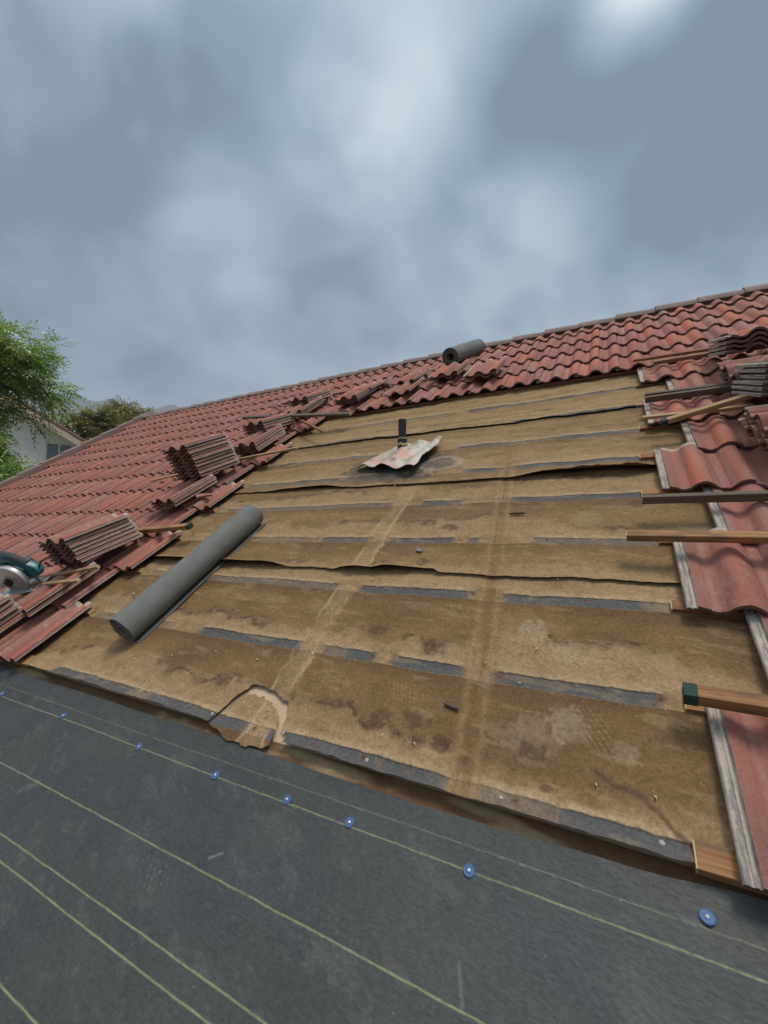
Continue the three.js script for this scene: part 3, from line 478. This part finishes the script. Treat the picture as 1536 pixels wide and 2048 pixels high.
{
  const g = root('felt_roll', 'dark grey roll of roofing felt lying up the slope on the brown felt', 'felt roll'); onRoof(g, -2.04, .205, .086, 2 * D2, 0, 0);
  const body = part('rolled_felt', rollGeo(.030, .082, 4.6, .98, .0058, .060, -1.42), ROLL, g); body.position.z = -1.0; body.rotation.z = 0;
  const g2 = root('felt_roll', 'light grey roll of felt with dark hollow core resting against the ridge', 'felt roll'); onRoof(g2, -1.46, 4.02, .18, 14 * D2, .14, 0);
  const b2 = part('rolled_felt', rollGeo(.045, .102, 5, .62, .006, .12, -2.0), ROLL, g2); b2.position.z = -.62;
  
}

// ---------------------------------------------------------------- vent pipe and its corrugated lead flashing
{
  const base = RP(-1.282, 1.985, .012);
  const pipe = root('vent_pipe', 'short black plastic vent pipe with sealant smeared collar standing through the roof', 'pipe'); pipe.position.copy(base);
  const BLK = std({ color: lin(.018, .019, .022), roughness: .5 });
  const pg = new THREE.LatheGeometry([[.022, .27], [.022, .10], [.0225, .276], [.0275, .277], [.028, .272], [.028, .0]].map(a => new THREE.Vector2(...a)), 28); part('tube', pg, BLK, pipe);
  const cl = part('coupling', new THREE.LatheGeometry([[.0285, .135], [.033, .134], [.034, .128], [.034, .095], [.0325, .088], [.034, .08], [.0345, .03]].map(a => new THREE.Vector2(...a)), 28), BLK, pipe);
  const SEAL = std({ color: lin(.42, .36, .16), roughness: .7 });
  const sg = new THREE.TorusGeometry(.034, .006, 10, 40), sp = sg.attributes.position; for (let i = 0; i < sp.count; i++) { const a = Math.atan2(sp.getY(i), sp.getX(i)), n = fbm(a * 2 + 9, 3, 3); const k = .92 + .16 * n; sp.setXYZ(i, sp.getX(i) * k, sp.getY(i) * k, sp.getZ(i) * (1 + n) + (n - .5) * .03); } sg.computeVertexNormals(); sg.rotateX(Math.PI / 2);
  const s1 = part('sealant_bead', sg, SEAL, pipe); s1.position.y = .100; const s2 = part('sealant_bead', sg, std({ color: lin(.30, .30, .27) }), pipe); s2.position.y = .142; s2.scale.set(.86, .5, .86);
  const fl = root('lead_flashing', 'corrugated lead flashing sheet with pinkish smears around the vent pipe', 'flashing'); fl.position.copy(RP(0, 0, 0)); fl.quaternion.copy(roofQ);
  const nu = 64, nv = 36, pos = [], uv = [], idx = [], C = [[-1.59, 1.86], [-1.09, 1.72], [-1.02, 2.17], [-1.38, 2.17]];
  for (let s = 0; s < 2; s++) for (let j = 0; j <= nv; j++) for (let i = 0; i <= nu; i++) { const a = i / nu, b = j / nv; let u = lerp(lerp(C[0][0], C[1][0], a), lerp(C[3][0], C[2][0], a), b), v = lerp(lerp(C[0][1], C[1][1], a), lerp(C[3][1], C[2][1], a), b);
    u += (vn(b * 9 + 3, 5) - .5) * .02 * (a > .5 ? 1 : -1) * Math.abs(a - .5) * 2; v += (vn(a * 11 + 3, 15) - .5) * .018 * (1 - b);
    const cor = .017 * Math.cos((a * 2.55 - .30) * 2 * Math.PI) * (1 - .25 * b), cone = .022 * Math.exp(-((u + 1.282) ** 2 + (v - 1.985 - .03) ** 2) / .0030);
    pos.push(u, .050 + cor + cone + .016 * (1 - b) - .035 * ss(.25, 0, a) + .015 * ss(.8, 1, a) + (fbm(a * 6, b * 6, 3) - .5) * .016 - s * .002, -v); uv.push(a, b); }
  const off = (nu + 1) * (nv + 1);
  for (let s = 0; s < 2; s++) for (let j = 0; j < nv; j++) for (let i = 0; i < nu; i++) { const a = s * off + j * (nu + 1) + i, b = a + 1, c = b + nu + 1, d = a + nu + 1; s ? idx.push(a, c, b, a, d, c) : idx.push(a, b, c, a, c, d); }
  const rim = []; for (let i = 0; i <= nu; i++) rim.push(i); for (let j = 1; j <= nv; j++) rim.push(j * (nu + 1) + nu); for (let i = nu - 1; i >= 0; i--) rim.push(nv * (nu + 1) + i); for (let j = nv - 1; j > 0; j--) rim.push(j * (nu + 1));
  for (let i = 0; i < rim.length; i++) { const a = rim[i], b = rim[(i + 1) % rim.length]; idx.push(a, a + off, b + off, a, b + off, b); }
  const g = new THREE.BufferGeometry(); g.setAttribute('position', new THREE.Float32BufferAttribute(pos, 3)); g.setAttribute('uv', new THREE.Float32BufferAttribute(uv, 2)); g.setIndex(idx); g.computeVertexNormals();
  const map = tex(256, 192, (i, j, o) => { const x = i / 256, y = j / 192, n = fbm(x * 7, y * 7, 5), m = fbm(x * 4 + 30, y * 5, 4); o[0] = .54; o[1] = .49; o[2] = .44; mix3(o, .55, .29, .23, ss(.35, .62, m + .30 * Math.exp(-((x - .5) ** 2 + (y - .35) ** 2) / .06) - .12) * .75); mix3(o, .38, .34, .25, ss(.55, .75, n + .2 * y) * .8); mix3(o, .13, .11, .10, ss(.66, .76, fbm(x * 14 + 3, y * 14, 4)) * .7); const k = .85 + .3 * vn(i, j); o[0] *= k; o[1] *= k; o[2] *= k; });
  part('sheet', g, std({ map, roughness: .6, metalness: .1, side: THREE.DoubleSide }), fl);
  // the tarred mound it sits on
  const mg = new THREE.SphereGeometry(1, 40, 16, 0, 2 * Math.PI, 0, Math.PI / 2), mp = mg.attributes.position; for (let i = 0; i < mp.count; i++) { const x = mp.getX(i), y = mp.getY(i), z = mp.getZ(i), n = fbm(x * 2.5 + 9, z * 2.5, 3) - .5; mp.setXYZ(i, x * .235 * (1 + .25 * n), y * .036 + n * .010, z * .17 * (1 + .25 * n)); } mg.computeVertexNormals();
  const tm = part('tar_bed', mg, std({ color: lin(.045, .043, .045), roughness: .85 }), fl); tm.position.set(-1.27, -.004, -1.97);
}

// ---------------------------------------------------------------- circular saw
{
  const saw = root('circular_saw', 'teal circular saw with silver blade guard resting on the tile pile', 'circular saw');
  const TEAL = new THREE.MeshPhysicalMaterial({ color: lin(.010, .125, .145), roughness: .42, clearcoat: .15 }), RUB = std({ color: lin(.055, .058, .062), roughness: .8 }), AL = std({ color: lin(.52, .53, .53), roughness: .42, metalness: .45 }), DK = std({ color: lin(.02, .02, .022), roughness: .7 }), STEEL = std({ color: lin(.5, .5, .5), roughness: .35, metalness: .8 });
  const ext = (pts, d, z, bev = .006) => { const s = new THREE.Shape(pts.map(a => new THREE.Vector2(...a))); const g = new THREE.ExtrudeGeometry(s, { depth: d - 2 * bev, bevelEnabled: true, bevelSize: bev, bevelThickness: bev, bevelSegments: 2, curveSegments: 16 }); g.translate(0, 0, z + bev); return toCreasedNormals(g, .6); };
  // local axes: x to the front of the saw, y up from the base plate, z towards the motor side
  const plate = (() => { const s = new THREE.Shape(); s.moveTo(-.135, -.055); s.lineTo(.10, -.055); s.quadraticCurveTo(.145, -.05, .145, -.01); s.lineTo(.145, .085); s.lineTo(-.135, .085); s.closePath(); const h = new THREE.Path(); h.moveTo(-.11, -.032); h.lineTo(.09, -.032); h.lineTo(.09, -.012); h.lineTo(-.11, -.012); h.closePath(); s.holes.push(h); const g = new THREE.ExtrudeGeometry(s, { depth: .003, bevelEnabled: true, bevelSize: .003, bevelThickness: .0015, bevelSegments: 1 }); g.rotateX(Math.PI / 2); g.translate(0, .005, 0); return g; })();
  part('base_plate', plate, AL, saw);
  const arc = (r, a0, a1, n = 24) => Array.from({ length: n + 1 }, (_, i) => { const a = lerp(a0, a1, i / n); return [Math.cos(a) * r, Math.sin(a) * r]; });
  const cx = -.005, cy = .075, sh = P => P.map(([x, y]) => [x + cx, y + cy]);
  part('blade_guard', ext(sh([...arc(.098, -.25, Math.PI + .15), ...arc(.035, Math.PI + .15, -.25)]), .034, -.040, .007), AL, saw);
  const bl = part('blade', new THREE.CylinderGeometry(.086, .086, .002, 40), STEEL, saw); bl.rotation.x = Math.PI / 2; bl.position.set(cx, cy, -.022);
  part('lower_guard', ext(sh([...arc(.092, Math.PI * .93, Math.PI * 1.75), ...arc(.060, Math.PI * 1.75, Math.PI * .93)]), .020, -.034, .004), std({ color: lin(.42, .42, .41), roughness: .45, metalness: .4 }), saw);
  const hub = part('blade_bolt', new THREE.CylinderGeometry(.018, .022, .016, 20), DK, saw); hub.rotation.x = Math.PI / 2; hub.position.set(cx, cy, -.044);
  const motor = part('motor_housing', new THREE.CylinderGeometry(.045, .047, .12, 28), TEAL, saw); motor.rotation.x = Math.PI / 2; motor.position.set(.01, .098, .055);
  const mc = part('motor_end_cap', new THREE.CylinderGeometry(.036, .045, .02, 28), RUB, motor); mc.position.y = .07;
  part('gear_case', ext([[-.05, .07], [.06, .07], [.065, .12], [.03, .155], [-.03, .16], [-.055, .12]], .03, -.010, .006), AL, saw);
  // rear handle: a loop of housing with a grip
  const hs = new THREE.Shape([[.035, .10], [.06, .15], [.05, .205], [.015, .235], [-.03, .225], [-.10, .165], [-.165, .115], [-.175, .085], [-.15, .062], [-.09, .058], [-.03, .07]].map(a => new THREE.Vector2(...a))), ho = new THREE.Path([[.005, .165], [-.012, .190], [-.04, .182], [-.105, .125], [-.10, .105], [-.06, .100], [-.02, .12]].map(a => new THREE.Vector2(...a))); hs.holes.push(ho);
  const hg = new THREE.ExtrudeGeometry(hs, { depth: .032, bevelEnabled: true, bevelSize: .007, bevelThickness: .008, bevelSegments: 3, curveSegments: 12 }); hg.translate(0, 0, .010);
  part('handle', toCreasedNormals(hg, .7), TEAL, saw);
  const gp = new THREE.TubeGeometry(new THREE.CatmullRomCurve3([[.035, .228], [.0, .228], [-.045, .206], [-.10, .160], [-.125, .138]].map(([x, y]) => new THREE.Vector3(x, y, .026))), 24, .0245, 14); part('rubber_grip', gp, RUB, saw);
  const kn = part('front_knob', new THREE.SphereGeometry(.026, 20, 14), RUB, saw); kn.scale.set(1.1, 1.2, .9); kn.position.set(.095, .115, .028);
  part('knob_arm', ext([[.03, .085], [.10, .085], [.105, .11], [.04, .125]], .022, .016, .005), TEAL, saw);
  part('depth_bracket', ext([[-.135, .005], [-.115, .005], [-.09, .10], [-.10, .12], [-.12, .10]], .006, .012, .0015), STEEL, saw);
  part('wing_lever', ext([[-.04, .03], [-.10, .045], [-.105, .055], [-.035, .045]], .010, .05, .003), DK, saw);
  const cord = new THREE.TubeGeometry(new THREE.CatmullRomCurve3([[-.165, .09, .028], [-.20, .125, .035], [-.25, .135, .05], [-.285, .11, .07], [-.275, .06, .10], [-.26, -.045, .13]].map(a => new THREE.Vector3(...a))), 40, .0045, 8); part('power_cord', cord, DK, saw);
  onRoof(saw, -3.11, .335, .165, 0, 0, 0); saw.quaternion.multiply(new THREE.Quaternion().setFromEuler(new THREE.Euler(0, Math.PI - .12, 0)));
  saw.quaternion.copy(roofQ).multiply(new THREE.Quaternion().setFromEuler(new THREE.Euler(.0, Math.PI + .30, 0)));
  saw.scale.setScalar(1.02);
}

// ---------------------------------------------------------------- nails and crumbs on the felt
{
  const hd = new THREE.LatheGeometry([[0, .0022], [.0035, .0018], [.0058, 0]].map(a => new THREE.Vector2(...a)), 12), M = std({ color: lin(.38, .37, .34), roughness: .7, metalness: .2 });
  for (const [u, v] of [[-1.67, .012], [-.62, .0], [-.25, .003], [.075, .006], [-.935, .012], [-1.25, .005]]) { const m = part('nail_head', hd, M, house); onRoof(m, u, v, .013 + Math.max(wrinkle(u, v) + .007, 0) + .008); }
  const cg = new THREE.TetrahedronGeometry(.004), im = new THREE.InstancedMesh(cg, std({ color: lin(.6, .52, .40) }), 260), o = new THREE.Object3D(); im.name = 'wood_crumbs'; im.userData = { kind: 'stuff', label: 'pale wood crumbs and tile chips scattered over the felt', category: 'debris' };
  for (let i = 0; i < 260; i++) { const u = lerp(-2.4, .15, R()), v = i < 150 ? lerp(0, .9, R()) : lerp(.9, 2.9, R()); onRoof(o, u, v, .020 + wrinkle(u, v) * .9, R() * 6, R() * 6, R() * 6); const s = .35 + R() * R() * 1.3; o.scale.set(s * (1 + R() * 2), s * .7, s); o.updateMatrix(); im.setMatrixAt(i, o.matrix); }
  scene.add(shade(im));
  const shard = (name, u, v, l, wd, mat, label, turn) => { const g = new THREE.BoxGeometry(l, .008, wd, 4, 1, 2), p = g.attributes.position; for (let i = 0; i < p.count; i++) p.setXYZ(i, p.getX(i) + (vn(p.getZ(i) * 300 + u * 9, p.getX(i) * 200) - .5) * .012, p.getY(i), p.getZ(i) * (1 - .6 * Math.abs(p.getX(i)) / l * 2 * .8)); g.computeVertexNormals(); const m = top(name, g, mat, label, 'debris'); onRoof(m, u, v, .022 + wrinkle(u, v), turn); };
  shard('felt_scrap', -.794, .951, .035, .016, std({ color: lin(.16, .19, .24), roughness: .5 }), 'small blue grey scrap lying on the felt between two old batten rows', .5);
  shard('wood_splinter', -.435, .216, .045, .010, std({ color: lin(.10, .085, .08) }), 'thin dark splinter lying on the lower brown felt', .2);
  shard('wood_splinter', -.393, 1.242, .06, .008, std({ color: lin(.07, .035, .025) }), 'thin reddish splinter lying beside a boot mark on the felt', -.05);
  const ts = top('tile_shard', new THREE.BoxGeometry(.13, .014, .06), tileMats[2], 'broken red tile shard lying beside the low pile below the tallest stack', 'tile shard'); { const p = ts.geometry.attributes.position; for (let i = 0; i < p.count; i++) p.setXYZ(i, p.getX(i) + p.getZ(i) * .7, p.getY(i), p.getZ(i) * (p.getX(i) > 0 ? .5 : 1)); ts.geometry.computeVertexNormals(); } onRoof(ts, -2.72, 1.46, .105, -.2, .05, -.05);
}

// ---------------------------------------------------------------- neighbour's house
{
  const nb = root('neighbour_house', 'pale stucco two storey gabled house with brown tiled roof behind the leafy tree', 'house');
  const yaw = 64 * D2, fx = new THREE.Vector3(Math.cos(yaw), 0, -Math.sin(yaw)), fz = new THREE.Vector3(-Math.sin(yaw), 0, -Math.cos(yaw));
  const F = 22, base = camera.position.clone().addScaledVector(fx, -3.66).addScaledVector(fz, F); base.y = 0; nb.position.copy(base); nb.rotation.y = yaw;
  const ST = std({ map: tex(256, 256, (i, j, o) => { const n = fbm(i * .05, j * .05, 4), f = vn(i, j); o[0] = .76 * (.86 + .2 * n + .1 * f); o[1] = .74 * (.86 + .2 * n + .1 * f); o[2] = .67 * (.86 + .2 * n + .1 * f); }), roughness: .95 });
  const eaveY = 4.256 + 3.62, half = 3.95, rise = half * .62, L = 9;
  const s = new THREE.Shape(); s.moveTo(-half + .3, 0); s.lineTo(half - .3, 0); s.lineTo(half - .3, eaveY + .08); s.lineTo(0, eaveY + rise - .12); s.lineTo(-half + .3, eaveY + .08); s.closePath();
  const win = new THREE.Path(); const wx0 = 2.55, wx1 = 3.45, wy1 = eaveY + .12, wy0 = wy1 - 1.05; win.moveTo(wx0, wy0); win.lineTo(wx1, wy0); win.lineTo(wx1, wy1); win.lineTo(wx0, wy1); win.closePath(); s.holes.push(win);
  const wg = new THREE.ExtrudeGeometry(s, { depth: .25, bevelEnabled: false }); wg.translate(0, 0, -.25); part('wall', wg, ST, nb);
  const rear = part('side_wall', new THREE.BoxGeometry(.25, eaveY, L - .3), ST, nb); rear.position.set(half - .43, eaveY / 2, -L / 2 - .12);
  const WH = std({ color: lin(.75, .74, .70), roughness: .6 }), GL = new THREE.MeshPhysicalMaterial({ color: lin(.10, .12, .13), roughness: .08, metalness: 0 });
  const w = part('window', new THREE.BoxGeometry(wx1 - wx0, wy1 - wy0, .02), GL, nb); w.position.set((wx0 + wx1) / 2, (wy0 + wy1) / 2, -.09);
  const fr = (x, y, a, b) => { const f = part('frame', new THREE.BoxGeometry(a, b, .05), WH, w); f.position.set(x, y, .02); };
  fr(0, 0, .05, wy1 - wy0 - .1); fr(-(wx1 - wx0) / 2 + .025, 0, .05, wy1 - wy0); fr((wx1 - wx0) / 2 - .025, 0, .05, wy1 - wy0); fr(0, (wy1 - wy0) / 2 - .025, wx1 - wx0 - .1, .05); fr(0, -(wy1 - wy0) / 2 + .025, wx1 - wx0 - .1, .05);
  const cur = std({ color: lin(.20, .23, .25), roughness: .9 }); for (const x of [-.22, .22]) { const c = part('curtain', new THREE.BoxGeometry(.38, wy1 - wy0 - .1, .01), cur, w); c.position.set(x, 0, .012); }
  const ang = Math.atan(.62), sl = Math.hypot(half, rise) + .12, RT = std({ map: tex(128, 256, (i, j, o) => { const n = fbm(i * .08, j * .08, 4); o[0] = lerp(.12, .22, n); o[1] = lerp(.07, .12, n); o[2] = lerp(.055, .09, n); }), roughness: .9 });
  for (const sd of [-1, 1]) { const m = part('roof', new THREE.BoxGeometry(sl, .10, L + .5), RT, nb); m.rotation.z = -sd * ang; m.position.set(sd * half / 2, eaveY + rise / 2 + .10, -L / 2 + .2); if (sd > 0) for (let k = 0; k < 30; k++) { const t = part('roof_tile_row', new THREE.CylinderGeometry(.075, .085, sl, 8, 1, false, 0, Math.PI), RT, m); t.rotation.set(0, 0, Math.PI / 2); t.rotation.order = 'XYZ'; t.position.set(0, .04, L / 2 + .17 - k * .28); }
    const fb = part('barge_board', new THREE.BoxGeometry(sl, .22, .04), std({ color: lin(.62, .48, .33), roughness: .8 }), nb); fb.rotation.z = -sd * ang; fb.position.set(sd * half / 2 - sd * .06, eaveY + rise / 2 - .04, .46); 
    const so = part('soffit', new THREE.BoxGeometry(sl, .02, .50), WH, nb); so.rotation.z = -sd * ang; so.position.set(sd * half / 2 - sd * .04, eaveY + rise / 2 + .02, .22); }
}

// ---------------------------------------------------------------- trees
function leafMat(r, g, b) { return new THREE.MeshPhysicalMaterial({ color: lin(1, 1, 1), vertexColors: true, roughness: .95, side: THREE.DoubleSide, transmission: .30, thickness: 0 }); }
function tree(name, label, pos, { h, trunkR, spread, crownBase, tips, leaf, leafW, per, colA, colB, seed, clump }) {
  const q = rng(seed), t = root(name, label, 'tree'); t.position.copy(pos);
  const tubes = [], ends = [];
  const limb = (pts, r0, r1, sg = 6) => { const c = new THREE.CatmullRomCurve3(pts), n = 8, g = new THREE.TubeGeometry(c, n, 1, sg), p = g.attributes.position; for (let i = 0; i <= n; i++) { const ctr = c.getPointAt(i / n), r = lerp(r0, r1, i / n); for (let k = 0; k <= sg; k++) { const id = i * (sg + 1) + k; p.setXYZ(id, ctr.x + (p.getX(id) - ctr.x) * r, ctr.y + (p.getY(id) - ctr.y) * r, ctr.z + (p.getZ(id) - ctr.z) * r); } } g.deleteAttribute('uv'); tubes.push(g); };
  const V = (x, y, z) => new THREE.Vector3(x, y, z);
  limb([V(0, -.2, 0), V(.06, h * .2, .03), V(-.04, h * .4, .05), V(0, h * .62, 0)], trunkR, trunkR * .5, 9);
  const grow = (from, dir, len, r, lvl) => { const to = from.clone().addScaledVector(dir, len), mid = from.clone().lerp(to, .5).add(V((q() - .5) * len * .2, (q() - .3) * len * .15, (q() - .5) * len * .2)); limb([from, mid, to], r, r * .5, lvl < 2 ? 6 : 4);
    if (lvl >= 3) { ends.push([to, dir]); return; } const n = lvl == 0 ? 4 : lvl == 1 ? 4 : 3; ends.push([mid, dir]);
    for (let i = 0; i < n; i++) { const d = dir.clone().multiplyScalar(.8).add(V((q() - .5) * 1.9, (q() - .42) * 1.3, (q() - .5) * 1.9)).normalize(), f = from.clone().lerp(to, .45 + .55 * q()); grow(f, d, len * (.50 + .25 * q()), r * .55, lvl + 1); } };
  for (let i = 0; i < tips; i++) { const a = i / tips * 6.283 + q() * .5, e = .15 + q() * 1.0, f = V(0, h * lerp(crownBase, .62, (i % 4) / 3), 0); grow(f, V(Math.cos(a) * Math.cos(e), Math.sin(e), Math.sin(a) * Math.cos(e)), spread * (.42 + .22 * q()), trunkR * .38, 0); }
  const trunk = mergeGeometries(tubes); part('trunk', trunk, std({ color: lin(.10, .075, .055), roughness: .95 }), t);
  const pos_ = [], nor = [], col = [];
  const leafAt = (c, d, n, l, w, cc) => { const s = d.clone().cross(n).normalize(), m = c.clone().addScaledVector(d, l * .45).addScaledVector(n, -l * .03), e = c.clone().addScaledVector(d, l).addScaledVector(n, -l * .14), a = m.clone().addScaledVector(s, w), b = m.clone().addScaledVector(s, -w);
    for (const tri of [[c, a, e], [c, e, b]]) for (const p of tri) { pos_.push(p.x, p.y, p.z); nor.push(n.x, n.y, n.z); col.push(...cc); } };
  for (const [e, dir] of ends) for (let k = 0; k < per; k++) {     // compound leaves hanging off each twig end
    const st = e.clone().add(V((q() - .5), (q() - .5), (q() - .5)).multiplyScalar(clump)), d = dir.clone().add(V((q() - .5) * 2.2, (q() - .58) * 1.6, (q() - .5) * 2.2)).normalize(), n = V((q() - .5) * .9, 1, (q() - .5) * .9).normalize(), side = d.clone().cross(n).normalize(), tone = q();
    const cc = [lerp(colA[0], colB[0], tone), lerp(colA[1], colB[1], tone), lerp(colA[2], colB[2], tone)], m = 4;
    for (let i = 0; i <= m; i++) { const c = st.clone().addScaledVector(d, leaf * i * .62); c.y -= leaf * .05 * i * i; for (const sgn of i == m ? [0] : [-1, 1]) { const ld = sgn ? d.clone().multiplyScalar(.75).addScaledVector(side, sgn).add(V(0, -.15 - q() * .3, 0)).normalize() : d; leafAt(c, ld, n, leaf * (.8 + .4 * q()), leafW, cc.map(x => x * (.85 + .3 * q()))); } }
  }
  const g = new THREE.BufferGeometry(); g.setAttribute('position', new THREE.Float32BufferAttribute(pos_, 3)); g.setAttribute('normal', new THREE.Float32BufferAttribute(nor, 3)); g.setAttribute('color', new THREE.Float32BufferAttribute(col, 3));
  part('crown', g, leafMat(), t); return t;
}
{
  const at = (az, dist, y) => new THREE.Vector3(camera.position.x + Math.sin(az * D2) * dist, y, camera.position.z - Math.cos(az * D2) * dist);
  tree('leafy_tree', 'tall leafy green tree with narrow drooping leaflets beside the left rake', at(-76.6, 10.5, 0), { h: 10.9, trunkR: .14, spread: 1.95, crownBase: .38, tips: 22, leaf: .10, leafW: .016, per: 13, colA: [.23, .36, .06], colB: [.42, .54, .13], seed: 41, clump: .34 });
  tree('olive_tree', 'distant rounded olive green tree behind the roof', at(-60.6, 30, 0), { h: 15.5, trunkR: .2, spread: 2.9, crownBase: .5, tips: 11, leaf: .20, leafW: .035, per: 9, colA: [.20, .22, .04], colB: [.38, .34, .08], seed: 77, clump: .5 });
}

// ---------------------------------------------------------------- ground and hills
{
  const gm = std({ map: tex(256, 256, (i, j, o) => { const n = fbm(i * .04, j * .04, 5); o[0] = lerp(.09, .16, n); o[1] = lerp(.09, .13, n); o[2] = lerp(.045, .08, n); }), roughness: 1 }); gm.map.repeat.set(300, 300);
  const g = shade(new THREE.Mesh(new THREE.PlaneGeometry(6000, 6000), gm)); g.rotation.x = -Math.PI / 2; g.name = 'ground'; g.userData.kind = 'structure'; scene.add(g);
  const pos = [], col = [], idx = [], na = 260, nr = 40;
  const prof = az => { const P = [[-110, 11], [-90, 12.5], [-75, 13.2], [-68, 13.9], [-64.5, 14.75], [-62.6, 14.55], [-60.8, 15.2], [-59.6, 14.9], [-58.3, 14.5], [-56.8, 14.6], [-55.0, 15.35], [-53.6, 15.0], [-51.8, 14.75], [-48, 13.5], [-40, 12], [-20, 11], [10, 10], [60, 9]]; for (let i = 0; i < P.length - 1; i++) if (az <= P[i + 1][0]) { const t = clamp((az - P[i][0]) / (P[i + 1][0] - P[i][0])); return lerp(P[i][1], P[i + 1][1], t * t * (3 - 2 * t)); } return 9; };
  for (let j = 0; j <= nr; j++) for (let i = 0; i <= na; i++) { const az = lerp(-110, 60, i / na), t = j / nr, d = lerp(500, 1300, t), H = Math.tan(prof(az) * D2) * 1300, n = fbm(az * .5, t * 6, 5), gul = Math.abs(fbm(az * .9 + 5, t * 2, 4) - .5) * 2; pos.push(camera.position.x + Math.sin(az * D2) * d, 4.256 * t + H * Math.pow(t, 1.25) + (n - .5) * 40 * Math.sin(t * Math.PI) - (1 - gul) * 30 * Math.sin(t * Math.PI), camera.position.z - Math.cos(az * D2) * d);
    const sc = fbm(az * 3, t * 22, 5); col.push(lerp(.09, .20, sc), lerp(.10, .17, sc), lerp(.06, .125, sc)); }
  for (let j = 0; j < nr; j++) for (let i = 0; i < na; i++) { const a = j * (na + 1) + i, b = a + 1, c = a + na + 1, d = c + 1; idx.push(a, b, d, a, d, c); }
  const h = new THREE.BufferGeometry(); h.setAttribute('position', new THREE.Float32BufferAttribute(pos, 3)); h.setAttribute('color', new THREE.Float32BufferAttribute(col, 3)); h.setIndex(idx); h.computeVertexNormals();
  const m = shade(new THREE.Mesh(h, std({ vertexColors: true, roughness: 1 }))); m.name = 'hills'; m.userData.kind = 'structure'; scene.add(m);
}

renderer.render(scene, camera);
